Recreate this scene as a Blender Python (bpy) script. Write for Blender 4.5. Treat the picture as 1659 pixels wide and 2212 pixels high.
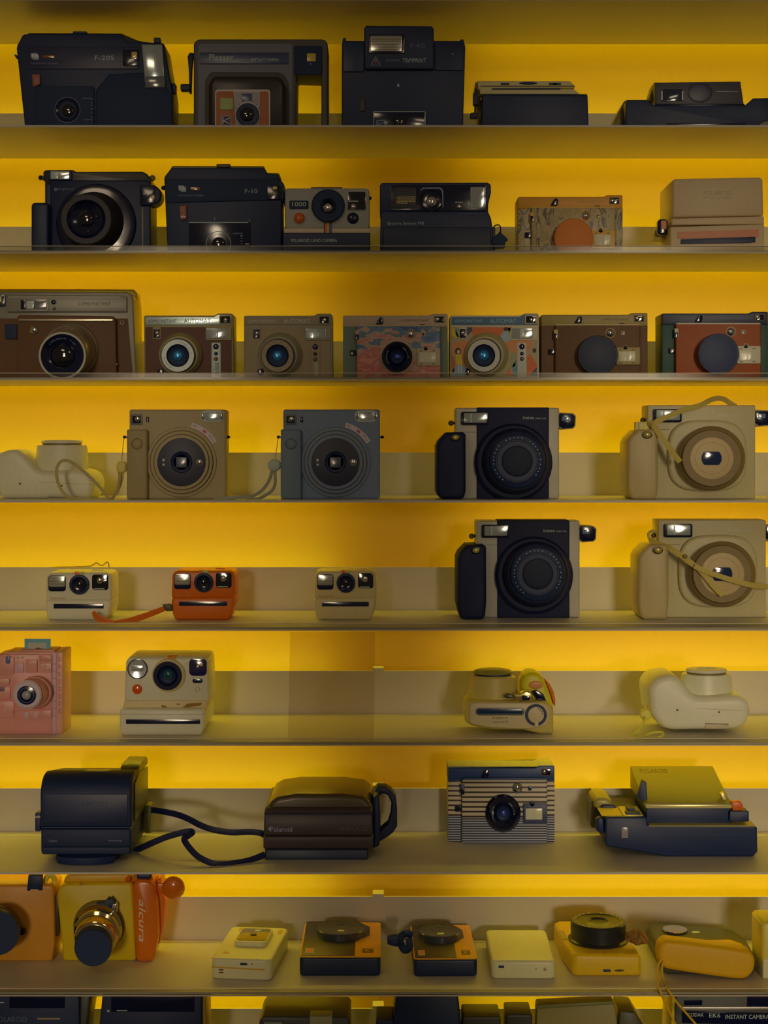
import bpy, bmesh, math, random
from mathutils import Vector, Matrix
R = math.radians
random.seed(7)
for o in list(bpy.data.objects): bpy.data.objects.remove(o)
sc = bpy.context.scene
COL = sc.collection

# ------------------------------------------------------------------ camera
F, D, HZ, CX, EYE = 3300.0, 2.0, 967.0, 829.5, 1.45
cd = bpy.data.cameras.new('camera'); cam = bpy.data.objects.new('camera', cd); COL.objects.link(cam)
cam.location = (0, -D, EYE); cam.rotation_euler = (R(90), 0, 0)
cd.sensor_fit = 'VERTICAL'; cd.sensor_height = 36.0
cd.lens = 36.0 * F / 2212.0
cd.shift_y = -(1106.0 - HZ) / 2212.0
cd.clip_start = 0.01
sc.camera = cam
# ------------------------------------------------------------------ light
sc.view_settings.view_transform = 'Standard'; sc.view_settings.look = 'None'
sc.view_settings.exposure = 0.0; sc.view_settings.gamma = 1.0
sc.view_settings.use_curve_mapping = False
w = bpy.data.worlds.new('room'); sc.world = w; w.use_nodes = True
w.node_tree.nodes['Background'].inputs[0].default_value = (1.0, 0.72, 0.44, 1)
w.node_tree.nodes['Background'].inputs[1].default_value = 0.074
def area(name, loc, target, sx, sy, power, col):
    l = bpy.data.lights.new(name, 'AREA'); l.shape = 'RECTANGLE'; l.size = sx; l.size_y = sy
    l.energy = power; l.color = col
    o = bpy.data.objects.new(name, l); COL.objects.link(o); o.location = loc
    o.rotation_euler = (Vector(target) - Vector(loc)).to_track_quat('-Z', 'Y').to_euler()
    return o
# ceiling lamps of the shop behind the photographer
area('ceiling_lamp', (-0.9, -2.6, 2.7), (0, 0, 1.3), 0.5, 0.25, 2.2, (1.0, 0.76, 0.5))
area('ceiling_lamp', (0.8, -3.0, 2.7), (0, 0, 1.3), 0.5, 0.25, 1.8, (1.0, 0.78, 0.54))
def spot(name, loc, target, power, deg, col):
    l = bpy.data.lights.new(name, 'SPOT'); l.energy = power; l.spot_size = R(deg); l.spot_blend = 0.75; l.shadow_soft_size = 0.2; l.color = col
    o = bpy.data.objects.new(name, l); COL.objects.link(o); o.location = loc
    o.rotation_euler = (Vector(target) - Vector(loc)).to_track_quat('-Z', 'Y').to_euler()
# added spots for left and right; their gap stands in for the photographer's shadow
for tz, pw in ((1.80, 22), (1.36, 44), (0.84, 66)):
    spot('fill_spot', (-0.75, -3.4, tz + .35), (-0.44, 0, tz), pw, 14, (1.0, 0.80, 0.56))
    spot('fill_spot', (0.85, -3.4, tz + .35), (0.46, 0, tz), pw * 1.5, 15, (1.0, 0.80, 0.54))
STRIP_P = 0.16; STRIP_C = (0.80, 1.0, 0.05); DOWN_P = 0.40; DOWN_C = (1.0, 0.79, 0.04)

# ------------------------------------------------------------------ shelves as measured
SH = [-4, 270, 541, 815, 1081, 1355, 1603, 1884, 2143, 2411]
def sz(i): return EYE - (SH[i] - HZ) * D / F
DEPTH, UP, GAP = 0.214, 0.062, 0.062
B = 1e9

# ------------------------------------------------------------------ materials
def lin(c):
    c = c / 255.0
    return c / 12.92 if c <= 0.04045 else ((c + 0.055) / 1.055) ** 2.4
FILL = (0.27, 0.205, 0.132)
def alb(c):           # colour seen in the dim shop -> colour of the thing itself
    a = [max(lin(v) - 0.0045, lin(v) * 0.3) / f for v, f in zip(c, FILL)]
    k = min(1.0, 0.88 / max(a[0], a[1], 1e-6))
    return tuple(min(0.86, v * k) for v in a) + (1,)
MATS = {}
def nt(name):
    m = bpy.data.materials.new(name); m.use_nodes = True
    return m, m.node_tree.nodes, m.node_tree.links, m.node_tree.nodes['Principled BSDF']
def M(name, col, rough=0.45, metal=0.0, coat=0.0, grain=0.06, raw=False):
    if name in MATS: return MATS[name]
    m, n, l, p = nt(name)
    c = col if raw else alb(col)
    if len(c) == 3: c = tuple(c) + (1,)
    tc = n.new('ShaderNodeTexCoord'); nz = n.new('ShaderNodeTexNoise'); nz.inputs['Scale'].default_value = 180
    nz.inputs['Detail'].default_value = 3
    mx = n.new('ShaderNodeMix'); mx.data_type = 'RGBA'
    mx.inputs[6].default_value = tuple(v * (1 - grain) for v in c[:3]) + (1,)
    mx.inputs[7].default_value = tuple(min(1, v * (1 + grain)) for v in c[:3]) + (1,)
    l.new(tc.outputs['Object'], nz.inputs['Vector']); l.new(nz.outputs['Fac'], mx.inputs[0])
    l.new(mx.outputs[2], p.inputs['Base Color'])
    p.inputs['Roughness'].default_value = rough; p.inputs['Metallic'].default_value = metal
    p.inputs['Coat Weight'].default_value = coat; p.inputs['Coat Roughness'].default_value = 0.08
    MATS[name] = m; return m
def stripes(name, c1, c2, scale, axis='Z', rough=0.3, metal=0.0, lo=0.4, hi=0.6, coat=0.0):
    if name in MATS: return MATS[name]
    m, n, l, p = nt(name)
    tc = n.new('ShaderNodeTexCoord'); wv = n.new('ShaderNodeTexWave'); wv.bands_direction = axis
    wv.inputs['Scale'].default_value = scale
    cr = n.new('ShaderNodeValToRGB'); cr.color_ramp.elements[0].position = lo; cr.color_ramp.elements[1].position = hi
    cr.color_ramp.elements[0].color = alb(c1); cr.color_ramp.elements[1].color = alb(c2)
    l.new(tc.outputs['Object'], wv.inputs['Vector']); l.new(wv.outputs['Fac'], cr.inputs['Fac'])
    l.new(cr.outputs['Color'], p.inputs['Base Color'])
    p.inputs['Roughness'].default_value = rough; p.inputs['Metallic'].default_value = metal
    p.inputs['Coat Weight'].default_value = coat
    MATS[name] = m; return m
def patches(name, cols, scale, kind='noise', rough=0.4, stretch=(1, 1, 1), seed=0.0, dist=0.0):
    if name in MATS: return MATS[name]
    m, n, l, p = nt(name)
    tc = n.new('ShaderNodeTexCoord'); mp = n.new('ShaderNodeMapping'); mp.inputs['Scale'].default_value = stretch
    mp.inputs['Location'].default_value = (seed, 0, seed)
    l.new(tc.outputs['Object'], mp.inputs['Vector'])
    if kind == 'noise':
        t = n.new('ShaderNodeTexNoise'); t.inputs['Scale'].default_value = scale; t.inputs['Detail'].default_value = 5
        t.inputs['Distortion'].default_value = dist; out = t.outputs['Fac']
    else:
        t = n.new('ShaderNodeTexVoronoi'); t.inputs['Scale'].default_value = scale
        sp = n.new('ShaderNodeSeparateColor'); l.new(t.outputs['Color'], sp.inputs[0]); out = sp.outputs[0]
    l.new(mp.outputs[0], t.inputs['Vector'])
    cr = n.new('ShaderNodeValToRGB'); e = cr.color_ramp
    a, b = (0.3, 0.7) if kind == 'noise' else (0.0, 1.0)
    if kind != 'noise': e.interpolation = 'CONSTANT'
    while len(e.elements) < len(cols): e.elements.new(0.5)
    for i, c in enumerate(cols):
        e.elements[i].position = a + (b - a) * i / (len(cols) if kind != 'noise' else len(cols) - 1)
        e.elements[i].color = alb(c)
    l.new(out, cr.inputs['Fac']); l.new(cr.outputs['Color'], p.inputs['Base Color'])
    p.inputs['Roughness'].default_value = rough
    MATS[name] = m; return m

BLACK = M('black_plastic', (14, 25, 38), 0.45)
BLACKG = M('black_gloss', (11, 18, 28), 0.14, coat=0.4)
BLACKS = M('black_soft', (17, 27, 38), 0.6)
CHARC = M('charcoal_plastic', (36, 36, 40), 0.45)
NAVY = M('navy_plastic', (24, 36, 58), 0.45)
GLASS = M('lens_glass', (9, 13, 20), 0.04, coat=1.0)
MIRROR = M('convex_mirror', (0.8, 0.8, 0.8), 0.03, metal=1.0, raw=True)
CHROME = M('chrome', (0.75, 0.74, 0.7), 0.12, metal=1.0, raw=True)
SILVER = M('brushed_silver', (0.62, 0.6, 0.56), 0.34, metal=0.85, raw=True)
BLUEG = M('coated_blue_glass', (0.06, 0.42, 1.0), 0.28, metal=0.6, coat=1.0, raw=True)
INDIGO = M('coated_indigo_glass', (0.06, 0.12, 0.7), 0.22, metal=0.6, coat=1.0, raw=True)
INK = M('white_print', (165, 165, 160), 0.5)
INKD = M('dim_print', (78, 82, 90), 0.5)
INKB = M('black_print', (38, 28, 20), 0.5)
CREAM = M('cream_plastic', (128, 106, 68), 0.4)
WHITE = M('white_plastic', (146, 128, 92), 0.38)
BEIGE = M('beige_plastic', (112, 90, 58), 0.42)
FLASH = stripes('flash_window', (96, 90, 78), (190, 184, 166), 240, 'X', rough=0.12, metal=0.45, lo=0.2, hi=0.9, coat=0.6)
FLASHH = stripes('flash_window_ribbed', (84, 72, 54), (170, 156, 122), 150, 'Z', rough=0.14, metal=0.45, lo=0.2, hi=0.9, coat=0.6)
ORANGE = M('orange_plastic', (150, 66, 2), 0.36)
RED = M('red_plastic', (120, 40, 16), 0.4)
YEL = M('yellow_plastic', (196, 150, 12), 0.4)

# ------------------------------------------------------------------ mesh helpers
def rr(x0, y0, x1, y1, r, n=5):
    if r <= 0: return [(x0, y0), (x1, y0), (x1, y1), (x0, y1)]
    r = min(r, abs(x1 - x0) / 2 - 1e-6, abs(y1 - y0) / 2 - 1e-6); p = []
    for cx, cy, a in ((x1 - r, y0 + r, -90), (x1 - r, y1 - r, 0), (x0 + r, y1 - r, 90), (x0 + r, y0 + r, 180)):
        for i in range(n + 1):
            t = R(a + 90 * i / n); p.append((cx + r * math.cos(t), cy + r * math.sin(t)))
    return p
def circ(cx, cy, rx, ry=None, n=32):
    ry = ry or rx
    return [(cx + rx * math.cos(2 * math.pi * i / n), cy + ry * math.sin(2 * math.pi * i / n)) for i in range(n)]
def smooth(pts, n=6):
    out = []
    P = [Vector(p) for p in pts]; P = [P[0] * 2 - P[1]] + P + [P[-1] * 2 - P[-2]]
    for i in range(1, len(P) - 2):
        a, b, c, d = P[i - 1:i + 3]
        for k in range(n):
            t = k / n
            out.append(0.5 * ((2 * b) + (c - a) * t + (2 * a - 5 * b + 4 * c - d) * t * t + (3 * b - a - 3 * c + d) * t ** 3))
    out.append(P[-2]); return out
def finish(bm, name, mat, parent, loc=None, sharp=38):
    bmesh.ops.recalc_face_normals(bm, faces=bm.faces)
    me = bpy.data.meshes.new(name); bm.to_mesh(me); bm.free()
    for f in me.polygons: f.use_smooth = True
    me.set_sharp_from_angle(angle=R(sharp))
    me.materials.append(mat)
    o = bpy.data.objects.new(name, me); COL.objects.link(o)
    if parent: o.parent = parent
    if loc: o.location = loc
    return o
def solid(loopA, loopB, bev=0.0, seg=3, both=True):
    """prism between two matching loops, rims bevelled"""
    bm = bmesh.new()
    a = [bm.verts.new(p) for p in loopA]; b = [bm.verts.new(p) for p in loopB]; n = len(a)
    fa = bm.faces.new(a); fb = bm.faces.new(b[::-1])
    for i in range(n): bm.faces.new((a[i], b[i], b[(i + 1) % n], a[(i + 1) % n]))
    if bev > 0:
        es = set(fa.edges)
        if both: es |= set(fb.edges)
        for e in bm.edges:                      # upright corners too when sharp
            if e not in es and len(e.link_faces) == 2:
                e.normal_update() if hasattr(e, 'normal_update') else None
        bm.normal_update()
        for e in bm.edges:
            if len(e.link_faces) == 2 and e.calc_face_angle(0) > R(50): es.add(e)
        bmesh.ops.bevel(bm, geom=list(es), offset=bev, segments=seg, profile=0.5, affect='EDGES', clamp_overlap=True)
    return bm
class Thing:
    def __init__(s, name, label, shelf, xc, Y, rot=0, cat='camera', group=None):
        s.k = (D + Y) / F; s.xc = xc; s.Y = Y; s.zb = sz(shelf); s.rot = R(rot)
        s.x0 = (xc - CX) * s.k
        o = bpy.data.objects.new(name, None); COL.objects.link(o)
        o.empty_display_size = 0.02
        o.location = (s.x0, Y, s.zb); o.rotation_euler = (0, 0, s.rot)
        o['label'] = label; o['category'] = cat
        if group: o['group'] = group
        s.o = o; s.T = (0, 0, 1, 1, 0, 0)        # source x,y -> sx,sy -> dest x,y
    def tf(s, ax, ay, sx, sy, bx, by): s.T = (ax, ay, sx, sy, bx, by); return s
    def m(s, px, py):
        ax, ay, sx, sy, bx, by = s.T
        return bx + (px - ax) * sx, (py if py >= 1e8 else by + (py - ay) * sy)
    def P(s, px, py, d=0.0):                     # photo pixel at depth d (mm) behind the front plane -> local
        px, py = s.m(px, py); dm = d / 1000.0
        k = (D + s.Y + dm) / F
        x = (px - CX) * k - s.x0
        z = 0.0 if py >= 1e8 else EYE - (py - HZ) * k - s.zb
        if not getattr(s, 'free', False): z = max(0.0, z)
        return Vector((x / math.cos(s.rot) , dm, z))
    def par(s, parent): return parent or s.o
    def ext(s, part, poly, d0, d1, mat, bev=1.0, parent=None, scale=1.0, seg=3, drift=None):
        A = [s.P(x, y, d0) for x, y in poly]
        c = sum(A, Vector()) / len(A)
        Bk = [Vector((c.x + (p.x - c.x) * scale, d1 / 1000, (c.z + (p.z - c.z) * scale) if p.z > 1e-5 else 0)) for p in A]
        return finish(solid(A, Bk, bev / 1000, seg), part, mat, s.par(parent))
    def box(s, part, x0, y0, x1, y1, d0, d1, mat, r=0, bev=0.6, parent=None, scale=1.0):
        if y1 >= 1e8 and r > 0:
            p = [(x0, B), (x1, B)] + [(x, y) for x, y in
                 [(x1 - r + r * math.cos(R(a)), y0 + r - r * math.sin(R(a))) for a in (0, 22, 45, 68, 90)] +
                 [(x0 + r - r * math.cos(R(a)), y0 + r - r * math.sin(R(a))) for a in (90, 68, 45, 22, 0)]]
        else: p = rr(x0, y0, x1, y1, r)
        return s.ext(part, p, d0, d1, mat, bev, parent, scale)
    def disc(s, part, cx, cy, r, d0, d1, mat, bev=0.4, parent=None, ry=None, n=40):
        return s.ext(part, circ(cx, cy, r, ry, n), d0, d1, mat, bev, parent)
    def rings(s, part, rs, mat, parent=None, n=48, cap0=True, cap1=True, ry=1.0):
        """loft of circles (cx, cy, r, d) seen in the photo at depth d"""
        bm = bmesh.new(); L = []
        for cx, cy, r, d in rs:
            if r <= 0: L.append([bm.verts.new(s.P(cx, cy, d))]); continue
            L.append([bm.verts.new(s.P(cx + r * math.cos(2 * math.pi * i / n), cy - ry * r * math.sin(2 * math.pi * i / n), d)) for i in range(n)])
        for a, b in zip(L, L[1:]):
            for i in range(n):
                j = (i + 1) % n
                if len(a) == 1 and len(b) == 1: continue
                if len(a) == 1: bm.faces.new((a[0], b[i], b[j]))
                elif len(b) == 1: bm.faces.new((a[i], b[0], a[j]))
                else: bm.faces.new((a[i], b[i], b[j], a[j]))
        if cap0 and len(L[0]) > 1: bm.faces.new(L[0])
        if cap1 and len(L[-1]) > 1: bm.faces.new(L[-1][::-1])
        return finish(bm, part, mat, s.par(parent), sharp=32)
    def dome(s, part, cx, cy, r, d, h, mat, parent=None, n=32, ry=None):
        """convex cap bulging h mm toward the viewer"""
        rs = [(cx, cy, r, d)] + [(cx, cy, r * math.cos(R(a)), d - h * math.sin(R(a))) for a in (15, 30, 45, 60, 75)] + [(cx, cy, 0, d - h)]
        return s.rings(part, rs, mat, parent, n, ry=(ry / r if ry else 1.0))
    def annulus(s, part, cx, cy, ro, ri, d0, d1, mat, parent=None, n=48):
        bm = bmesh.new(); L = []
        b = 0.3
        for r, d in ((ri, d1), (ri, d0 + b), (ri + .3, d0), (ro - .3, d0), (ro, d0 + b), (ro, d1)):
            L.append([bm.verts.new(s.P(cx + r * math.cos(2 * math.pi * i / n), cy - r * math.sin(2 * math.pi * i / n), d)) for i in range(n)])
        for q in range(len(L)):
            a, c = L[q], L[(q + 1) % len(L)]
            for i in range(n): j = (i + 1) % n; bm.faces.new((a[i], c[i], c[j], a[j]))
        return finish(bm, part, mat, s.par(parent), sharp=40)
    def sec(s, part, x0, x1, prof, mat, bev=1.0, parent=None, taper=0.0):
        """side profile [(depth mm, photo y at front plane)] swept from x0 to x1"""
        pts = [(d, s.P(x0, y, 0).z) for d, y in prof]
        a, b = s.P(x0, HZ, 0).x, s.P(x1, HZ, 0).x
        zt = max(z for d, z in pts) or 1
        A = [(a + taper / 1000 * z / zt, d / 1000, z) for d, z in pts]; Bk = [(b - taper / 1000 * z / zt, d / 1000, z) for d, z in pts]
        return finish(solid(A, Bk, bev / 1000), part, mat, s.par(parent))
    def plan(s, part, poly, z0, z1, mat, bev=1.0, parent=None, scale=1.0, zf=None):
        """outline seen from above in mm (x, depth), from z0 to z1 mm"""
        A = [Vector((x / 1000, y / 1000, z0 / 1000)) for x, y in poly]
        c = sum(A, Vector()) / len(A)
        Bk = [Vector((c.x + (p.x - c.x) * scale, c.y + (p.y - c.y) * scale, z1 / 1000)) for p in A]
        return finish(solid(Bk, A, bev / 1000, 4), part, mat, s.par(parent))
    def vring(s, part, cx, cy, prof, mat, parent=None, n=40, sy=1.0):
        """turned about the upright axis, (radius mm, z mm)"""
        bm = bmesh.new(); L = []
        for r, z in prof:
            if r <= 0: L.append([bm.verts.new((cx / 1000, cy / 1000, z / 1000))]); continue
            L.append([bm.verts.new(((cx + r * math.cos(2 * math.pi * i / n)) / 1000, (cy + sy * r * math.sin(2 * math.pi * i / n)) / 1000, z / 1000)) for i in range(n)])
        for a, b in zip(L, L[1:]):
            for i in range(n):
                j = (i + 1) % n
                if len(a) == 1: bm.faces.new((a[0], b[i], b[j]))
                elif len(b) == 1: bm.faces.new((a[i], b[0], a[j]))
                else: bm.faces.new((a[i], b[i], b[j], a[j]))
        if len(L[0]) > 1: bm.faces.new(L[0])
        if len(L[-1]) > 1: bm.faces.new(L[-1][::-1])
        return finish(bm, part, mat, s.par(parent), sharp=32)
    def X(s, px): return s.P(px, HZ, 0).x * 1000
    def tube(s, part, pts, mat, wmm=3.0, tmm=None, parent=None, n=8, local=False):
        """cord (round) or strap (wmm wide, tmm thick) through photo points (x, y, d)"""
        tmm = tmm or wmm
        C = [Vector(p) / 1000 for p in pts] if local else [s.P(*p) for p in pts]
        C = smooth(C)
        bm = bmesh.new(); L = []
        for i, c in enumerate(C):
            t = (C[min(i + 1, len(C) - 1)] - C[max(i - 1, 0)])
            t = t.normalized() if t.length > 1e-9 else Vector((1, 0, 0))
            nn = Vector((0, 1, 0)).cross(t); nn = nn.normalized() if nn.length > 0.05 else Vector((0, 0, 1))
            bb = t.cross(nn).normalized()
            ring = []
            for q in range(n):
                a = 2 * math.pi * (q + 0.5) / n
                ca, sa = math.cos(a), math.sin(a)
                if tmm != wmm:                   # squarish section
                    m_ = max(abs(ca), abs(sa)); ca, sa = ca / m_ , sa / m_
                v = c + nn * (wmm / 2000 * ca) + bb * (tmm / 2000 * sa)
                if s.T is not None and not local and getattr(s, 'free', False) is False: v.z = max(v.z, 0.0002)
                ring.append(bm.verts.new(v))
            L.append(ring)
        for a, b in zip(L, L[1:]):
            for q in range(n): bm.faces.new((a[q], b[q], b[(q + 1) % n], a[(q + 1) % n]))
        bm.faces.new(L[0]); bm.faces.new(L[-1][::-1])
        return finish(bm, part, mat, s.par(parent), sharp=50)
    def text(s, body, x0, y0, x1, y1, d, mat, parent=None, up=False, top=None, part='lettering', shear=0):
        cu = bpy.data.curves.new(part, 'FONT'); cu.body = body; cu.size = 1; cu.extrude = 0.01; cu.resolution_u = 2; cu.shear = shear
        ob = bpy.data.objects.new(part, cu); COL.objects.link(ob)
        bpy.context.view_layer.update()
        me = bpy.data.meshes.new_from_object(ob.evaluated_get(bpy.context.evaluated_depsgraph_get()))
        bpy.data.objects.remove(ob); bpy.data.curves.remove(cu)
        xs = [v.co.x for v in me.vertices]; ys = [v.co.y for v in me.vertices]
        ax, bx, ay, by = min(xs), max(xs), min(ys), max(ys)
        for v in me.vertices:
            u = (v.co.x - ax) / (bx - ax); q = (v.co.y - ay) / (by - ay); e = 0.25 if v.co.z < 0 else 0.0
            if top is not None:                    # lettering lying on a top face: box in mm
                if isinstance(top, tuple):         # (height mm at depth d0, d0, rise per mm) on a sloping face
                    yy = y0 + (y1 - y0) * q; v.co = Vector(((x0 + (x1 - x0) * u) / 1000, yy / 1000, (top[0] + (yy - top[1]) * top[2] + .25 - e) / 1000)); continue
                v.co = Vector(((x0 + (x1 - x0) * u) / 1000, (y0 + (y1 - y0) * q) / 1000, (top - e + 0.05) / 1000)); continue
            if up == 'down': v.co = s.P(x0 + (x1 - x0) * q, y0 + (y1 - y0) * u, d); v.co.y += e / 1000; continue
            if up: v.co = s.P(x1 - (x1 - x0) * q, y1 - (y1 - y0) * u, d)
            else: v.co = s.P(x0 + (x1 - x0) * u, y1 - (y1 - y0) * q, d)
            v.co.y += (e - 0.05) / 1000
        me.name = part; me.materials.clear(); me.materials.append(mat)
        o = bpy.data.objects.new(part, me); COL.objects.link(o); o.parent = s.par(parent)
        return o
    def emblem(s, x0, y0, x1, y1, d, rim, ink, parent=None, part='emblem'):
        """square film mark: a framed square with an arrow-like stroke"""
        o = s.ext(part, rr(x0, y0, x1, y1, 0.5), d, d + .5, rim, 0.1, parent)
        s.ext('emblem_field', rr(x0 + 1.2, y0 + 1.2, x1 - 1.2, y1 - 1.2, 0), d - .2, d, ink, 0, o)
        xm = x0 + (x1 - x0) * .42; ym = (y0 + y1) / 2; h = (y1 - y0) * .33
        s.ext('emblem_stroke', [(x0 + 3, y0 + 3), (x0 + 5, y0 + 3), (x0 + 5, ym), (x1 - 3, ym - h), (x1 - 2, ym - h + 2), (x0 + 7, ym + .5), (x1 - 2, ym + h - 1), (x1 - 4, ym + h), (x0 + 5, ym + 1.5), (x0 + 5, y1 - 3), (x0 + 3, y1 - 3)],
              d - .4, d - .2, rim, 0, o)
        return o

# ------------------------------------------------------------------ setting
def plain_box(name, lo, hi, mat, parent=None, kind=None, bev=0):
    x0, y0, z0 = lo; x1, y1, z1 = hi
    bm = solid([(x0, y0, z0), (x1, y0, z0), (x1, y0, z1), (x0, y0, z1)], [(x0, y1, z0), (x1, y1, z0), (x1, y1, z1), (x0, y1, z1)], bev)
    o = finish(bm, name, mat, parent)
    if kind: o['kind'] = kind
    return o
def wall_mat():
    m, n, l, p = nt('yellow_wall_paint')
    tc = n.new('ShaderNodeTexCoord'); nz = n.new('ShaderNodeTexNoise'); nz.inputs['Scale'].default_value = 3.5; nz.inputs['Detail'].default_value = 6
    mp = n.new('ShaderNodeMapping'); mp.inputs['Scale'].default_value = (0.4, 1, 2)
    cr = n.new('ShaderNodeValToRGB'); cr.color_ramp.elements[0].color = (0.71, 0.40, 0.003, 1); cr.color_ramp.elements[1].color = (0.77, 0.46, 0.003, 1)
    bp = n.new('ShaderNodeBump'); bp.inputs['Strength'].default_value = 0.06; bp.inputs['Distance'].default_value = 0.002
    n2 = n.new('ShaderNodeTexNoise'); n2.inputs['Scale'].default_value = 120
    l.new(tc.outputs['Object'], mp.inputs[0]); l.new(mp.outputs[0], nz.inputs['Vector']); l.new(nz.outputs['Fac'], cr.inputs[0])
    l.new(tc.outputs['Object'], n2.inputs['Vector']); l.new(n2.outputs['Fac'], bp.inputs['Height']); l.new(bp.outputs[0], p.inputs['Normal'])
    l.new(cr.outputs[0], p.inputs['Base Color']); p.inputs['Roughness'].default_value = 0.5
    return m
WY = DEPTH + 0.003 + GAP
plain_box('wall_back', (-1.9, WY, 0), (1.9, WY + 0.05, 2.8), wall_mat(), kind='structure')
plain_box('floor', (-2.6, -4.6, -0.05), (2.6, WY + 0.05, 0), M('grey_floor', (0.22, 0.2, 0.18), 0.5, raw=True), kind='structure')
def shelf_mat():
    m, n, l, p = nt('white_powder_coat')
    tc = n.new('ShaderNodeTexCoord'); nz = n.new('ShaderNodeTexNoise'); nz.inputs['Scale'].default_value = 9; nz.inputs['Detail'].default_value = 8
    cr = n.new('ShaderNodeValToRGB'); cr.color_ramp.elements[0].color = (0.66, 0.62, 0.54, 1); cr.color_ramp.elements[1].color = (0.76, 0.72, 0.63, 1)
    l.new(tc.outputs['Object'], nz.inputs['Vector']); l.new(nz.outputs['Fac'], cr.inputs[0]); l.new(cr.outputs[0], p.inputs['Base Color'])
    p.inputs['Roughness'].default_value = 0.42
    return m
SHM = shelf_mat()
def acrylic():
    m = bpy.data.materials.new('clear_acrylic'); m.use_nodes = True; n = m.node_tree.nodes; l = m.node_tree.links
    n.clear(); o = n.new('ShaderNodeOutputMaterial'); tr = n.new('ShaderNodeBsdfTransparent'); tr.inputs[0].default_value = (0.9, 0.9, 0.86, 1)
    gl = n.new('ShaderNodeBsdfGlossy'); gl.inputs['Roughness'].default_value = 0.15; gl.inputs[0].default_value = (0.22, 0.22, 0.22, 1)
    fr = n.new('ShaderNodeFresnel'); fr.inputs[0].default_value = 1.45; mx = n.new('ShaderNodeMixShader')
    l.new(fr.outputs[0], mx.inputs[0]); l.new(tr.outputs[0], mx.inputs[1]); l.new(gl.outputs[0], mx.inputs[2]); l.new(mx.outputs[0], o.inputs[0])
    return m
ACR = acrylic()
EDGE = M('polished_edge', (130, 108, 76), 0.5)
LAB = {0: 'white metal shelf at the very top, seen only from below',
       1: 'white metal shelf under the row with the handled brown camera',
       2: 'white metal shelf under the camera with the rainbow stripe',
       3: 'white metal shelf under the row of retro leather-fronted cameras',
       4: 'white metal shelf under the beige and blue-grey square cameras',
       5: 'white metal shelf under the small white, orange and cream rounded cameras',
       6: 'white metal shelf under the pink toy-brick camera',
       7: 'white metal shelf under the camera with horizontal stripes',
       8: 'white metal shelf under the row of pocket printers',
       9: 'white metal shelf at the very bottom, mostly below the frame'}
LIPS = (2, 3, 5, 6, 8)
for i in range(10):
    z = sz(i)
    s = bpy.data.objects.new('display_shelf', None); COL.objects.link(s); s.location = (0, 0, z)
    s.empty_display_size = .05
    s['label'] = LAB[i]; s['category'] = 'shelf'; s['group'] = 'wall shelves'
    plain_box('shelf_board', (-0.85, 0, -0.0028), (0.85, DEPTH + .003, -0.0001), SHM, s)
    plain_box('back_panel', (-0.85, DEPTH, -0.0001), (0.85, DEPTH + .003, UP), SHM, s)
    if i in LIPS:
        lp = plain_box('front_lip', (-0.85, -0.003, -0.003), (0.85, -0.0002, 0.0050), ACR, s)
        plain_box('lip_edge', (-0.85, -0.003, 0.0050), (0.85, -0.0002, 0.0058), EDGE, lp)
        plain_box('lip_edge', (-0.85, -0.0038, -0.0042), (0.85, -0.0002, -0.0030), EDGE, lp)
    for bx in (0,) if i >= 6 else ():
        xx = (817 - CX) * (D + DEPTH) / F
        plain_box('bracket', (xx - .008, DEPTH - .001, UP - .001), (xx + .008, DEPTH + .02, UP + .004), SHM, s)
    # led strips clipped behind the back panel, facing the wall; the run stops at the bracket in the middle
    for xa, xb in ((-0.85, (715 - CX) * .00069), ((1005 - CX) * .00069, 0.85)):
        l = bpy.data.lights.new('led_strip_light', 'AREA'); l.shape = 'RECTANGLE'; l.size = xb - xa; l.size_y = 0.012
        l.energy = STRIP_P * (xb - xa); l.color = STRIP_C
        o = bpy.data.objects.new('led_strip_light', l); COL.objects.link(o)
        o.location = ((xa + xb) / 2, DEPTH + .006, z + UP * .92); o.rotation_euler = (R(90), 0, 0)
        l = bpy.data.lights.new('led_strip_light', 'AREA'); l.shape = 'RECTANGLE'; l.size = xb - xa; l.size_y = 0.007  # second strip, added to throw yellow light on the shelf below
        l.energy = DOWN_P * (xb - xa); l.color = DOWN_C
        o = bpy.data.objects.new('led_strip_light', l); COL.objects.link(o)
        o.location = ((xa + xb) / 2, DEPTH + .030, z + .012); o.rotation_euler = (R(-45), 0, 0)
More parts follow.
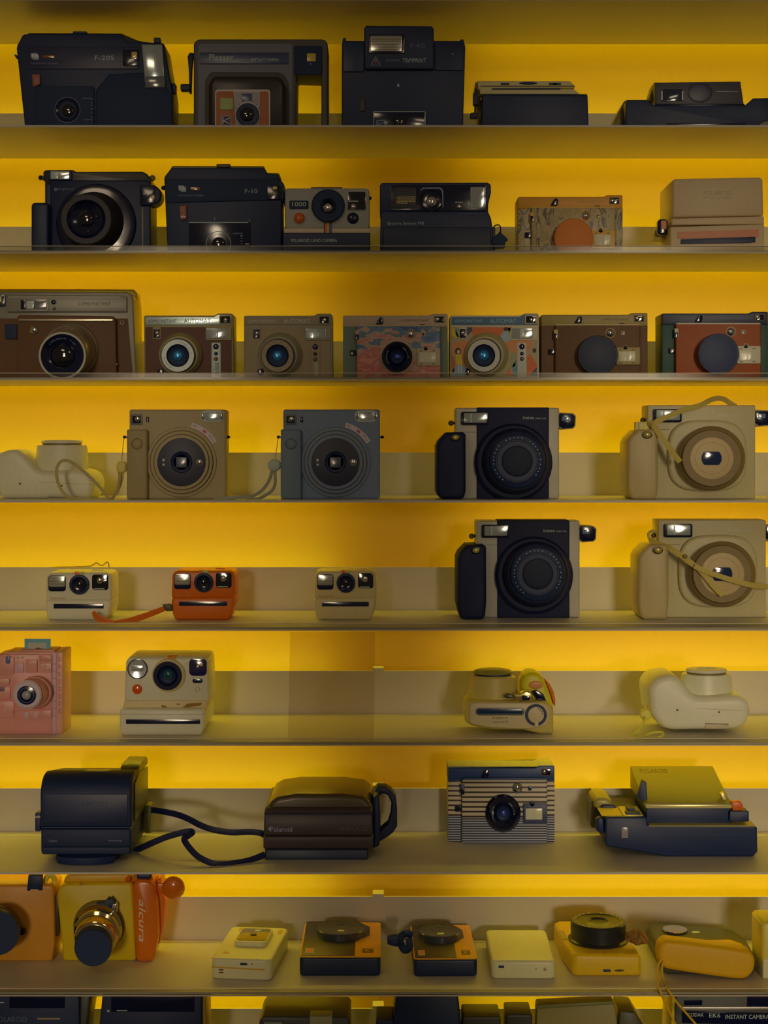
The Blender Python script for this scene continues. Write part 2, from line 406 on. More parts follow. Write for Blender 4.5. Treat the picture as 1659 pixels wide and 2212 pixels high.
# ================================================================== ROW 1
def row1():
    t = Thing('instant_camera', 'bulky black folding instant camera with a tall ribbed flash at its right, top shelf', 1, 205, 0.03)
    t.ext('body', [(54, B), (35.4, 104), (37, 97), (48, 76), (54, 73), (261, 71.6), (272, 89), (306, 90.6), (354, 93), (373, 202), (373, B)], 0, 60, BLACK, 2)
    t.ext('back_shell', [(372, B), (368, 200), (355, 96), (300, 88), (262, 72), (60, 71), (62, B)], 60, 78, M('brown_black', (40, 34, 24), .4), 1.5)
    t.box('top_catch', 157, 67.5, 187, 73, 15, 30, BLACK, 1)
    t.box('release_tab', 332, 81, 346, 92, 20, 34, BLACK, 1)
    t.box('finder_panel', 60, 101, 300, 149, -1.5, 0, M('panel_black', (22, 24, 38), .35), 3)
    t.ext('emblem', [(66, 115), (78, 114), (84, 120), (84, 129), (73, 129), (67, 124)], -1.9, -1.5, M('emblem_pale', (90, 92, 84), .4), 0)
    t.text('FUJI', 69, 117, 82, 126, -1.9, BLACKG)
    t.box('window', 92, 119, 118, 125, -2, -1.5, M('amber_window', (90, 50, 20), .15, coat=1), 2)
    t.text('FUJI INSTANT CAMERA', 67, 135.5, 125, 139.5, -1.5, INKD)
    t.text('F-20S', 205, 120, 246, 130, -1.5, M('grey_print', (105, 108, 118)))
    f = t.box('viewfinder', 265, 107, 299, 142, -3, 0, BLACKG, 2)
    t.box('viewfinder_glass', 284, 112, 296, 127, -3.4, -3, M('amber_glass', (190, 150, 60), .1, coat=1), 1.5, parent=f)
    f = t.ext('flash', [(306, 96), (350, 96), (357, 189), (314, 190)], -6, 0, FLASH, 1)
    t.ext('flash_foot', [(313, 165), (355, 164), (356.5, 188), (315, 189.5)], -7.5, -6, M('smoke_lens', (66, 62, 54), .15, coat=1), .6, parent=f)
    t.ext('shutter_release', [(68, 160), (86, 160), (87, 182), (71, 188)], -4, 0, M('rust_plastic', (96, 50, 34), .4), 1)
    t.box('lens_panel', 74, 186, 203, B, -3, 0, BLACKS, 3)
    r = t.annulus('lens_ring', 145.6, 237.5, 28, 26.8, -3.6, -2, INKD)
    t.rings('lens_barrel', [(145.6, 237.5, 26.6, -2.5), (145.6, 237.5, 24, -4), (146, 238, 14, -2.2)], BLACKG)
    t.dome('lens', 147, 239, 13.5, -3, 2, GLASS)
    for y in (214, 222, 227, 235, 242, 252): t.box('scale_mark', 196, y, 200, y + 1, -3.3, -3, INKD, 0, 0)
    t.text('DARKER', 178, 211, 198, 214, -3.2, INKD); t.text('LIGHTER', 181, 257, 201, 260, -3.2, INKD)
    t.box('slider', 206, 231.5, 214, 234, -1.5, 0, INK, .5, .2)
    t.box('slider', 303, 206, 311, 208.5, -1.5, 0, INKD, .5, .2)
    t.ext('grip', [(206, B), (206, 195), (235, 160), (330, 155), (372, 204), (373, B)], -5, 0, BLACKS, 2)
    t.box('strap_lug', 369, 180, 379, 200, 10, 25, BLACK, 2)
    t.ext('eyelet', [(30, 117), (36, 118), (38, 127), (34, 125)], 5, 12, BLACK, .3)

    t = Thing('instant_camera', 'brown handled instant camera with a cut-out grip and film crank at left', 1, 560, 0.05)
    BR = M('brown_grey_plastic', (58, 50, 42), .5); BR2 = M('brown_panel', (74, 68, 64), .5)
    def rc(x, y, r, a0, a1): return [(x + r * math.cos(R(a)), y - r * math.sin(R(a))) for a in range(a0, a1 - 1, -15)]
    t.ext('body', [(418, B)] + rc(432, 98, 14, 180, 90) + rc(694, 98, 14, 90, 0) + [(708, B), (694, B), (694, 163), (640, 161), (638, B)], 0, 62, BR, 2.5)
    t.ext('face_panel', [(427, B)] + rc(435, 102, 8, 180, 90) + [(632, 94), (632, B)], -1.5, 0, BR2, 1)
    b = t.box('name_band', 431, 113.5, 624, 138, -2.3, -1.5, M('band_blue_black', (38, 42, 54), .25), 2)
    t.ext('band_rim', [(431, 113.5), (624, 113.5), (624, 115), (431, 115)], -2.8, -2.2, BLACK, 0, parent=b)
    t.ext('band_rim', [(431, 136.5), (624, 136.5), (624, 138), (431, 138)], -2.8, -2.2, BLACK, 0, parent=b)
    t.text('Pleaser', 452, 117, 504, 130.5, -2.4, INK, b); t.text('INSTANT CAMERA', 543, 126, 603, 132, -2.4, INK, b)
    f = t.box('viewfinder', 635, 99, 696, 161.5, -2.5, 0, BLACKS, 4)
    t.box('viewfinder_window', 663, 115, 682, 132.5, -3.0, -2.5, M('yellow_window', (200, 160, 50), .2), 2, parent=f)
    t.dome('indicator_or_glint', 671, 138, 2, -2.5, .6, INKD, f)
    t.ext('housing', [(443, B), (443, 176), (450, 162), (458, 155), (604, 156), (614, 162), (623, 178), (624, B)], -3, -1.5, M('housing_edge', (50, 42, 34), .5), 1)
    t.ext('housing', [(450, B), (450, 182), (456, 169), (464, 163), (600, 164), (610, 170), (616, 184), (616, B)], -34, -3, M('housing_dark', (34, 28, 24), .3), 6)
    p = t.ext('lens_plate', [(464, B)] + rc(471, 200, 7, 180, 90) + rc(577, 200, 7, 90, 0) + [(584, B)], -37, -34, M('tan_rim', (128, 112, 92), .4), 1)
    t.ext('lens_plate_panel', [(467, B)] + rc(472, 202, 5, 180, 90) + [(504, 197), (506, 225), (509, B)], -37.5, -37, M('rust_panel', (108, 56, 28), .45), .3, parent=p)
    t.ext('lens_plate_panel', [(560, B), (561, 198)] + rc(575, 202, 5, 90, 0) + [(581, B)], -37.5, -37, M('rust_panel', (0, 0, 0)), .3, parent=p)
    t.ext('lens_plate_panel', [(508, B), (505, 220), (506, 198), (559, 198), (559, B)], -37.4, -37, M('stone_panel', (104, 92, 82), .45), .3, parent=p)
    q = t.box('flash_cube_sign', 475, 211, 504, 237, -38.4, -37.4, M('olive_sign', (96, 96, 34), .4), 1.5)
    for cx in (483.5, 495.5):
        for cy in (218.5, 229.5): t.annulus('sign_ring', cx, cy, 5, 3.4, -38.8, -38.3, M('pale_ink', (140, 140, 110)), q, 20)
    t.emblem(477.7, 250, 499, B - B + 271, -38, M('emblem_pale2', (140, 116, 96)), BLACK)
    t.box('sensor_window', 522, 202, 544, 217, -38.2, -37.4, M('sensor_grey', (48, 48, 56), .2), 1)
    for i in range(7):
        a = R(150 - i * 20); t.ext('focus_tick', [(535 + 27 * math.cos(a), 247 - 27 * math.sin(a)), (535 + 30 * math.cos(a - .04), 247 - 30 * math.sin(a - .04)), (535 + 30 * math.cos(a + .04), 247 - 30 * math.sin(a + .04))], -37.8, -37.4, BLACK, 0)
    t.annulus('lens_ring', 535, 248, 27, 25, -38.4, -37, M('tan_rim', (0, 0, 0)))
    t.rings('lens_barrel', [(535, 248, 25, -37), (534, 248, 24.5, -44), (534, 248, 16, -43)], BLACK)
    t.dome('lens', 534, 247, 15.5, -43.2, 3, GLASS)
    t.ext('crank_arm', [(405, 121), (410, 113), (418, 114), (418, 122), (415, 150), (413.5, 202), (409, 202), (407.5, 150)], 14, 20, BLACK, 1)
    t.ext('crank_knob', rr(389.5, 181, 411, 195.5, 3), 2, 14, BLACK, 1.5)

    t = Thing('instant_camera', 'tall black instant camera with a raised flash head over its centre', 1, 872, 0.03)
    t.ext('body', [(738, B), (738.5, 94), (741, 88), (1002, 88), (1005.5, 102), (1000, B)], 0, 58, BLACK, 1.5)
    t.box('left_flap', 742, 90, 786, 155, -2, 0, NAVY and M('flap_navy', (16, 28, 40), .35), 2)
    t.box('right_flap', 940, 96, 1000, 152, -2, 0, BLACK, 2)
    t.ext('flash_head', [(786.5, 150), (786.5, 60), (791, 55), (932, 56), (937, 61), (938, 150)], -6, 40, BLACK, 2)
    t.ext('shoulder_catch', [(739, 95), (741, 82), (747, 81.5), (748.5, 92)], 5, 20, BLACK, .6); t.ext('shoulder_catch', [(993, 92), (994, 85.5), (1001, 84.5), (1004, 96)], 5, 20, BLACK, .6)
    t.box('flash_surround', 797, 74, 874, 115, -7.5, -6, BLACKG, 3)
    f = t.box('flash', 800.5, 77, 868, 111, -8.5, -7.5, FLASHH, 2)
    t.box('flash_tube', 802, 90, 866, 93, -9, -8.5, M('tube_pale', (180, 160, 120), .2), 1, parent=f)
    t.text('F40', 887, 94, 918, 103.5, -6, M('violet_print', (56, 54, 70)))
    q = t.ext('warning_triangle', [(800, 141.5), (811.5, 121), (823, 141.5)], -6.5, -6, INKD, .1)
    t.ext('triangle_field', [(803, 140), (811.5, 125), (820, 140)], -6.9, -6.5, BLACK, 0, parent=q); t.box('triangle_mark', 810, 126, 813.5, 137, -7.2, -6.9, M('red_print', (110, 40, 36)), .5, .1, parent=q)
    t.text('KODAK', 835, 128, 864, 132.5, -6, INKD); t.text('TRIMPRINT', 870, 126, 921, 135, -6, M('grey_print', (0, 0, 0)), shear=.25)
    t.dome('indicator_or_glint', 978, 117, 1.6, -2, .6, INK); t.box('indicator_or_glint', 858, 181, 862.5, 187.5, -1, 0, M('glint_grey', (90, 110, 125), .2), .5, .2)  # grey box: a glint on the black face, put into colour
    t.box('shutter_release', 778, 210, 788.5, 240, -2, 0, M('brown_mark', (44, 34, 30), .4), 1)
    q = t.ext('lens_cover', [(806, B), (806, 243), (808.5, 240), (917, 240), (919.5, 243), (919.5, B)], -9, 0, M('grey_rim', (110, 112, 116), .35), .5)
    t.ext('lens_cover_field', [(807.6, B), (807.6, 244), (809.5, 241.7), (916, 241.7), (917.8, 244), (917.8, B)], -9.6, -9, BLACKG, .2, parent=q)
    t.emblem(812.6, 260, 831, 278, -10, INKD, BLACK)
    t.dome('lens', 864, 262, 14, -9.6, 3, GLASS)

    t = Thing('instant_camera', 'low black camera lying flat with a slanted silver-tan top and a side strap', 1, 1150, 0.03)
    t.sec('body', 1040, 1272, [(0, B), (0, 206), (4, 201.5), (105, 201.5), (112, 208), (112, B)], BLACK, 1.5, taper=1.5)
    t.ext('slanted_top', [(1037, 203), (1253, 203), (1240, 193), (1037, 188)], 6, 30, M('tan_top', (132, 112, 66), .4), .6)
    t.ext('film_door', [(1034, 196), (1031, 174.5), (1231, 175), (1243, 187), (1238, 190), (1040, 190)], 20, 70, M('tan_top', (0, 0, 0)), .8)
    t.box('door_slot', 1062, 190.5, 1211, 194, 5.5, 6.2, BLACK, 1.5, .2)
    t.box('door_seam', 1038, 185, 1242, 186.6, 19, 20.5, M('slot_black', (40, 30, 16)), .3, .1)
    t.dome('latch', 1141, 180, 20, 19.8, 1.2, BLACK, ry=3)
    for a in (1082, 1186, 1194): t.box('vent', a, 179, a + 18, 183, 19, 20, BLACK, .5, .1)
    t.ext('hinge', [(1027, 178), (1033, 174), (1038, 190), (1040, 260), (1034, 262)], 30, 90, M('hinge_olive', (110, 88, 22), .4), 1)
    t.tube('strap', [(1028, 192, 25), (1027, 210, 22), (1026.5, 238, 20), (1024, 252, 18)], BLACK, 2.5)
    t.box('strap_slider', 1022, 200, 1032, 226, 14, 24, BLACK, 2, .6); t.box('strap_end', 1016, 243, 1032, 254, 12, 24, BLACK, 3, .8)

    t = Thing('instant_camera', 'wide low black camera with a trapezoid flash hump, at the top right corner', 1, 1490, 0.03)
    t.ext('body', [(1351, B), (1352, 221), (1357, 215), (1398, 215), (1413, 227), (1610, 227), (1627, 212), (1672, 211), (1672, B)], 0, 80, BLACK, 1.5)
    t.ext('side_cheek', [(1322, B), (1330, 255), (1348, 219), (1356, 214), (1356, B)], 25, 75, M('cheek_lit_brown', (70, 52, 20), .4), 1)  # side of the black body; the wall's warm light is put into the brown
    t.ext('flash_hump', [(1416, 228), (1415, 178), (1600, 175.5), (1607, 226)], 4, 50, M('hump_black', (44, 40, 38), .42), 1.5)
    t.ext('hump_side', [(1401, 216), (1413, 178), (1419, 178), (1419, 228)], 25, 60, M('cheek_lit_brown', (0, 0, 0)), .8)
    t.box('hump_foot', 1414, 224, 1609, 229, 1, 5, BLACKG, 1)
    q = t.box('flash', 1430, 192, 1475, 218, 3, 4.2, M('dark_flash', (30, 30, 36), .08, coat=1), 1.5)
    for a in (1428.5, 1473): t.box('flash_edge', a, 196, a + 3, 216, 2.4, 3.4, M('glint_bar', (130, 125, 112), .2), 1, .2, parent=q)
    t.dome('sensor_disc', 1512, 200, 28, 4.2, 1.2, M('disc_black', (38, 34, 40), .35), ry=22)
    t.box('trim_line', 1546, 196.8, 1594, 198.8, 3.4, 4.2, M('trim_grey', (96, 88, 80), .3), 1, .1)
    t.box('film_slot', 1440, 266, 1610, 270, -1, 0, BLACKG, 1, .2)
    t.rings('lens_edge', [(1665, 300, 41, -4), (1665, 300, 39, -8)], M('lens_edge', (58, 50, 38), .3))

# ================================================================== ROW 2
def row2():
    t = Thing('instant_camera', 'wide black camera with a big round lens barrel and rounded finder lobe, second shelf', 2, 205, 0.075)
    t.ext('body', [(108, B), (108, 392), (112, 389), (318, 389), (325, 396), (326, B)], 0, 58, BLACK, 2)
    t.ext('top_cover', [(93, 388), (93, 372), (97, 366.8), (157, 366.6), (163, 370.5), (308, 370), (318, 376), (326, 390), (326, 398), (100, 398)], 2, 50, M('top_olive', (34, 31, 24), .3), 2)
    t.box('flash_housing', 100, 369, 155, 389, -1, 2, BLACK, 3); f = t.box('flash', 109, 369.5, 150, 387, -2, -1, FLASH, 1.5)
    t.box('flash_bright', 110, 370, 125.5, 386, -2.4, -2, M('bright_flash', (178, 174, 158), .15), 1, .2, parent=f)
    t.dome('strap_knob', 88, 384, 5.5, 14, 5, BLACK); t.box('knob_stem', 88, 380, 96, 388, 10, 18, BLACK, 2)
    t.box('grip', 66.6, 437, 106, B, -14, 40, BLACK, 8, 4)
    t.box('grip_link', 97, 392, 112, B, 4, 40, BLACK, 3, 1)
    t.ext('finder_lobe', [(302, 399)] + [(326 + 22.5 * math.cos(R(a)), 421 - 22 * math.sin(R(a))) for a in range(80, -91, -10)] + [(302, 443)], -6, 25, BLACK, 2)
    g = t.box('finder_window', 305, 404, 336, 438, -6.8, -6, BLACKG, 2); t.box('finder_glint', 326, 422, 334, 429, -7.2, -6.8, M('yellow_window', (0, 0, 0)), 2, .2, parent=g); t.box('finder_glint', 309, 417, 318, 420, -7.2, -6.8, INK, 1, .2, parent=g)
    t.dome('side_knob', 329, 385, 7, 15, 4, M('smoke_amber', (90, 70, 20), .2))
    t.rings('lens_base', [(208, 484, 87, 0), (207, 483, 84, -7), (206, 482, 74, -8)], BLACKG)
    t.rings('lens_barrel', [(203, 480, 66, -6), (196, 477, 61, -22), (190, 475, 56, -40), (187, 474, 55.5, -52), (186.5, 473.6, 53, -54), (186, 473, 41.8, -54.2)], M('barrel_black', (30, 27, 28), .5), cap1=False)
    t.rings('lens_cap_dish', [(186, 473, 42, -54.3), (186, 473, 41, -55.5), (186, 473, 34, -50), (186, 473, 18, -46)], BLACKG, cap0=False)
    t.dome('lens', 186, 473, 17, -47, 3, GLASS)
    t.dome('sensor', 208, 467, 4, -55, 1.5, GLASS); t.dome('sensor', 190, 499, 4, -55, 1.5, GLASS)
    t.text('FUJIFILM', 126, 406, 159, 412.5, 0, M('faint_print', (58, 60, 68))); t.ext('emblem', rr(117, 406, 124, 412.5, 1.5), -.4, 0, M('faint_print', (0, 0, 0)), 0)
    t.text('FUJINON LENS 95', 226, 378, 287, 384, 2, M('fainter_print', (46, 40, 34)))
    t.box('side_trim', 306, 447, 310, B, -.6, 0, M('olive_trim', (56, 50, 20), .3), 1, .1)

    t = Thing('instant_camera', 'black folding camera with chamfered top corners and a rust-red switch, second shelf', 2, 485, 0.035)
    t.ext('body', [(362, B), (354.5, 385), (357, 379), (366, 368), (372, 362), (570, 362), (577, 375), (600, 376), (607, 390), (613, 397), (613, 430), (608, 433), (608, B)], 0, 55, BLACK, 1.5)
    t.ext('top_rim', [(366, 368), (372, 358), (570, 358.5), (577, 373), (603, 374), (608, 390), (600, 392), (570, 372), (375, 371)], 20, 50, M('olive_top', (84, 72, 22), .35), 1)
    t.box('top_catch', 467.5, 353.8, 497, 361, 16, 34, M('brown_catch', (60, 42, 14), .4), 1)
    t.ext('upper_face', [(358, 388), (368, 386), (602, 386), (606, 432), (360, 438)], -2, 0, BLACKS, 1)
    t.ext('emblem', [(385, 401), (396, 400.6), (402, 406), (402, 414.5), (392, 414), (386, 410)], -2.5, -2, M('emblem_pale', (0, 0, 0)), 0)
    t.text('FUJI', 387.5, 403, 400, 410, -2.6, BLACKG)
    t.box('window', 411, 404, 432, 411, -2.6, -2, M('amber_window', (0, 0, 0)), 2); t.text('FUJI INSTANT CAMERA', 385, 420.5, 440, 425, -2.1, INKD)
    t.text('F-10', 529, 408, 556, 417.5, -2.1, M('grey_print', (0, 0, 0)))
    q = t.box('viewfinder', 577, 401.5, 607, 431, -4, 0, BLACKG, 2); t.box('viewfinder_window', 589.5, 402.5, 598.6, 409, -4.5, -4, M('yellow_window', (0, 0, 0)), 1.5, .2, parent=q); t.box('viewfinder_window', 589, 413, 599, 421, -4.5, -4, M('olive_window', (70, 62, 34), .2), 1.5, .2, parent=q)
    q = t.ext('switch', [(387, 444), (403, 443), (403, 474), (389, 475)], -4, 0, M('rust_plastic', (0, 0, 0)), 1); t.box('switch_tip', 390, 466, 402, 470, -4.8, -4, M('pink_white', (170, 120, 110), .3), 1, .2, parent=q)
    t.box('lens_door', 408, 480, 540, B, -4, 0, BLACKG, 1); t.box('door_edge', 408, 479.5, 536, 481.5, -4.8, -3.8, M('grey_rim', (0, 0, 0)), .6, .2)
    for x, y in ((463, 470), (538, 473)): t.box('tick', x, y, x + 1.4, y + 5, -.8, 0, INK, .3, .1)
    t.annulus('lens_ring', 472, 526, 27, 25.7, -4.6, -3, M('grey_rim', (0, 0, 0))); t.dome('lens', 473, 527, 15, -4, 2.4, GLASS)
    t.text('DARKER', 504, 502.5, 524, 506, -4.1, INKD)
    for i, y in enumerate((508, 514, 520, 526, 531)): t.box('scale_mark', 519.5, y, 524, y + (3 if i == 0 else 1.2), -4.4, -4, INKD, .3, 0)
    t.box('slider', 529, 526, 538, 528, -5, -4, INK, .6, .2); t.dome('strap_lug', 353, 406, 5, 20, 3, BLACK)

    t = Thing('instant_camera', 'silver-grey camera with a white-numbered black plate and a rainbow stripe under its central lens', 2, 706, 0.035)
    G = M('warm_grey_face', (100, 92, 74), .42)
    t.box('body', 615, 406.5, 798, 494, 4, 60, G, 8, 2)
    t.box('top_bar', 671.6, 403.8, 739.5, 409, 14, 40, M('plum_bar', (56, 36, 30), .4), 1)
    t.box('lower_strip', 613, 493, 799.5, 504, -3, 60, M('tan_strip', (134, 110, 76), .4), 0, 1)
    t.box('base', 611, 503, 799, B, -10, 60, BLACK, 2, 1.2)
    q = t.box('number_plate', 625, 433, 666.5, 451.5, 3, 4.2, BLACKS, 3); t.text('1000', 631, 436, 661, 446, 3, INK, q)
    t.annulus('button_ring', 646.5, 471.5, 14, 12, 2.4, 4.2, M('warm_grey_ring', (110, 100, 76), .4)); t.dome('shutter_button', 646, 471, 12, 3.4, 5, M('rust_orange', (150, 62, 22), .15, coat=1))
    t.rings('lens_surround', [(708.7, 444.5, 36.2, 4), (708.6, 444.4, 35, -3), (708.5, 444.3, 33, -4)], BLACKS)
    t.rings('lens_recess', [(709, 445, 17, -4.1), (709, 445, 16, -5.5), (709, 445, 11, -4)], BLACKG, cap0=False); t.dome('lens', 708.5, 448, 10, -4.4, 3.4, MIRROR)
    t.box('viewfinder', 749.5, 412.5, 791.5, 454.5, 2, 4.2, M('grey_frame', (120, 112, 92), .35), 3); q = t.box('viewfinder_glass', 751, 414, 790, 453, 1.4, 2, GLASS, 2)
    t.box('finder_bar', 753, 433.5, 774, 435.5, .8, 1.4, INK, .6, .1, parent=q); t.dome('finder_eye', 763, 446, 7, 1.4, 3, MIRROR, q)
    t.dome('light_sensor', 762.5, 471.5, 12.7, 4.1, 3, BLACKG); t.dome('sensor_eye', 761, 474, 3, 1.4, 1.2, GLASS)
    for a, b, c in ((699.5, 702, (60, 24, 30)), (702, 706.5, (140, 52, 16)), (706.5, 711, (190, 130, 16)), (711, 714, (40, 44, 40)), (714, 717.5, (40, 54, 74))):
        t.ext('rainbow_stripe', [(a, 480.5), (b, 480.5), (b, 494), (a, 494)], 3.2, 4.1, M('stripe%d' % a, c, .4), 0); t.ext('rainbow_stripe', [(a, 493.5), (b, 493.5), (b, 503.5), (a, 503.5)], -3.6, -3, M('stripe%d' % a, c, .4), 0)
    t.text('POLAROID LAND CAMERA', 629, 516, 728, 523, -10.1, INK); t.box('film_slot', 630, 530, 770, 532, -10.6, -10, M('slot_grey', (70, 74, 82), .25), .8, .2)
    t.dome('side_knob', 799, 428, 4, 20, 2, BLACK)

    t = Thing('instant_camera', 'black camera with gold sonar grille and a bright vertical flash, charm beside it', 2, 942, 0.035)
    t.ext('upper_body', [(820.5, 461), (820.5, 400), (826, 394.5), (1054, 394), (1060, 399), (1061, 415), (1055, 440), (1054, 461)], 0, 50, BLACK, 1.5)
    t.ext('lower_body', [(821, B), (822, 456), (1054, 456), (1061, 472), (1064, 492), (1066, B)], -2, 50, BLACK, 1.5)
    t.ext('base', [(827, B), (828, 491), (1060, 491), (1060, B)], -8, -2, M('base_blue_black', (14, 24, 34), .45), 1)
    t.box('face_glass', 843, 399, 1051, 456, -1, 0, BLACKG, 4)
    q = t.box('sonar_grille', 853, 404, 899, 451, -1.6, -1, M('grille_dark', (26, 24, 24), .4), 6)
    GD = M('gold_mesh', (230, 180, 90), .25, metal=.6)
    for j in range(12):
        for i in range(11):
            x = 858 + i * 3.7 + (j % 2) * 1.6; y = 409 + j * 3.3
            if (x - 876) ** 2 / 500 + (y - 428) ** 2 / 480 < 1 and len(q.children) < 95: t.ext('grille_dot', circ(x, y, 1.25, 1.0, 6), -2, -1.6, GD if j > 4 else M('dim_mesh', (44, 40, 38), .4), 0, parent=q)
    t.ext('lens_arch', [(907.5, 411), (914, 405), (951, 405), (957, 411), (958, 448), (956, 448), (955, 413), (950, 407.5), (915, 407.5), (909.5, 412)], -1.8, -1, M('arch_grey', (92, 92, 96), .2), .2)
    t.rings('lens_barrel', [(932, 434, 24, -1), (932, 434, 22, -4), (932, 434, 14, -3)], BLACKG); t.dome('lens', 932, 435.5, 12.5, -3.2, 4, MIRROR)
    t.dome('shutter_eye', 992, 446, 6, -1, 2.5, MIRROR); t.box('finder_bar', 983, 436, 1000, 438, -1.6, -1, INK, .6, .1)
    t.box('flash', 1016, 403.5, 1047, 449, -2, -1, FLASH, 3)
    t.text('Spectra System MB', 836.5, 479, 916, 487, -2.1, M('grey_print', (0, 0, 0))); t.text('HIGH RESOLUTION FILM', 988, 459.5, 1048, 462.5, -2.1, M('faint_print', (0, 0, 0)))
    t.box('side_hinge', 1058, 492, 1070, B, 4, 30, BLACK, 2, 1)
    t.tube('cord', [(1065, 493, 8), (1070, 487, 5), (1077, 486, 2), (1081, 491, 0), (1081, 502, -2)], BLACKG, 1.8)
    t.ext('leather_charm', [(1080, 500), (1096, 515), (1098, 519), (1092, 522), (1090, 536), (1068, 537), (1061, 520), (1064, 515)], -4, 4, BLACKS, 1.2)

    t = Thing('instant_camera', 'cream camera with ribbed flap marked in relief and a black film slot, second shelf right', 2, 1548, 0.035)
    PK = M('putty_plastic', (124, 100, 66), .45)
    t.ext('flap', [(1453, 470), (1453, 388), (1459, 386), (1640, 382.5), (1648, 386), (1650, 466)], 0, 95, PK, 3)
    t.ext('middle', [(1452, 486), (1452, 472), (1650, 467), (1651, 484)], -3, 95, PK, 1)
    t.ext('base', [(1448, B), (1449, 490), (1651, 484), (1651, B)], -8, 95, PK, 1.5)
    t.ext('slot_frame', [(1463.5, 516), (1463, 501), (1639, 495.5), (1639, 512)], -8.8, -8, M('dusty_pink', (130, 78, 52), .5), .3)
    t.ext('film_slot', [(1470, 527), (1471, 517), (1632, 511.5), (1632, 523), (1618, 525)], -9.4, -8.6, BLACK, .3)
    t.text('POLAROID', 1520, 412.5, 1582, 422, 0, M('relief_print', (104, 82, 52))); t.text('AUTO FOCUS CAMERA', 1520, 425, 1582, 430, 0, M('relief_print', (0, 0, 0)))
    q = t.ext('side_latch', rr(1421, 473, 1443, 507.5, 7), 14, 30, BLACKG, 2); t.box('latch_pad', 1428, 476, 1440, 495, 12.6, 14, M('dusty_pink', (0, 0, 0)), 2, parent=q)
    t.ext('side_window', rr(1414, 497, 1450, 517, 3), 32, 60, M('smoke_cream', (116, 92, 34), .3), 1)

# ================================================================== lomo type
def folding(name, label, shelf, xc, Y, T, top, side, front, trim, lens, mark='LOMO\u2019INSTANT', ink=None, cap=None, group=None, frame=None, knob=None, accent=None, height=None, rot=0, title=None):
    t = Thing(name, label, shelf, xc, Y, rot, group=group); t.tf(741, 681.6, *T)
    frame = frame or top; knob = knob or BLACKG; ink = ink or INKB
    t.ext('side_panel', [(741, B), (741, 704), (772, 704), (772, B)], 0, 50, side, .8)
    t.ext('side_panel', [(950, B), (950, 704), (967, 704), (967, B)], 0, 50, side, .8)
    t.ext('back_body', [(748, B), (748, 690), (960, 690), (960, B)], 6, 49, side, .5)
    t.ext('top_cover', [(741, 706.5), (741, 683.5), (743, 681.6), (926, 681.6), (933, 678), (965, 678), (967, 680), (967, 706.5)], -1, 50, top, 1.2)
    fr = t.ext('front_cover', [(770.5, B), (770.5, 706), (775, 703.5), (948, 703.5), (951.5, 706), (951.5, B)], -9, 0, front, 1.5)
    t.ext('cover_edge', [(770, 706), (774, 702), (949, 702), (952, 706), (949, 705.2), (774, 705.2)], -9.4, 0, trim, .3)
    t.ext('mode_lever', [(812, 700), (814, 695), (820, 686), (825, 685), (828, 689), (826, 700)], -5, -1, knob, .6)
    t.text(mark, 867.5, 689.8, 927.5, 694.5, -1.1, ink)
    t.box('dial_notch', 907, 700, 918, 702, -1.6, -1, BLACK, .8, .1)
    q = t.box('viewfinder', 938.7, 683, 960, 696.7, -1.8, -1, M('finder_brown', (60, 46, 30), .4), .8, .2); t.box('viewfinder_glass', 940.5, 684.5, 958, 695.5, -2.2, -1.8, GLASS, .6, .1, parent=q); t.dome('finder_glint', 945, 689.5, 4.3, -2.2, 1, MIRROR, q)
    t.annulus('mirror_ring', 888, 721, 10.6, 9.4, -10, -9, trim); t.dome('selfie_mirror', 888, 721, 9.6, -9, 4.5, MIRROR)
    q = t.box('photocell', 910.6, 717.6, 918.6, 726, -9.8, -9, trim, .8, .2); t.box('photocell_eye', 912.2, 719.3, 917, 724.3, -10.1, -9.8, BLACKG, .4, .1, parent=q)
    q = t.box('side_switch', 767.8, 714, 776, 734, -10, -9, trim, 1, .2); t.box('switch_slider', 768.2, 722, 774.8, 733.5, -10.6, -10, BLACKG, .6, .2, parent=q)
    t.box('grip_tab', 756, 756, 769, 767.5, -4, 0, knob, 1, .5)
    q = t.ext('flash_frame', rr(900.5, 752, 951, 790, 1.5), -12, -9, frame, .6)
    t.ext('flash_boss', circ(919.6, 752, 5.5), -12, -9, frame, .4, parent=q); t.dome('flash_eye', 919.6, 751.5, 3.4, -12, .8, BLACKG, q)
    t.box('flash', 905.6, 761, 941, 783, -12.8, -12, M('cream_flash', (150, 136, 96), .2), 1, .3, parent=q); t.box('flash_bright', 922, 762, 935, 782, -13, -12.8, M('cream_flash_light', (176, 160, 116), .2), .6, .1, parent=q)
    for x in (907, 934):
        for y in (758, 786): t.box('frame_slot', x, y - 1, x + 5.5, y + .6, -12.5, -12, M('finder_brown', (0, 0, 0)), .5, .05, parent=q)
    if cap:
        t.rings('lens_cap', [(861, 769, cap[1], -9), (861, 769, cap[1], -26), (861, 769, cap[1] - 1.5, -28)], cap[0]); t.disc('cap_face', 861, 769, cap[1] - 4, -28.6, -28, cap[0])
    else:
        t.annulus('lens_ring', 857.8, 770.6, 37.5, 33, -12, -9, trim if lens is None else lens)
        t.rings('lens_barrel', [(857.8, 770.6, 33.3, -9), (857.8, 770.6, 32.8, -22), (857.8, 770.6, 30, -24), (857.8, 770.6, 16, -16)], BLACKG)
        t.rings('lens_inner', [(858, 771, 16, -16), (858, 771, 14, -19), (858, 771, 8, -17)], BLACK)
        t.dome('lens', 858.5, 771, 8, -17.5, 3, INDIGO)
        arc_text(t, '38mm 1:8 80\u00b0', 858, 771, 24, 60, -15, -24.2 + 3.2, INK, 3.6); arc_text(t, 'LOMOGRAPHY', 858, 771, 24, 222, 142, -20.8, INK, 3.4)
    if accent: accent(t, fr)
    return t
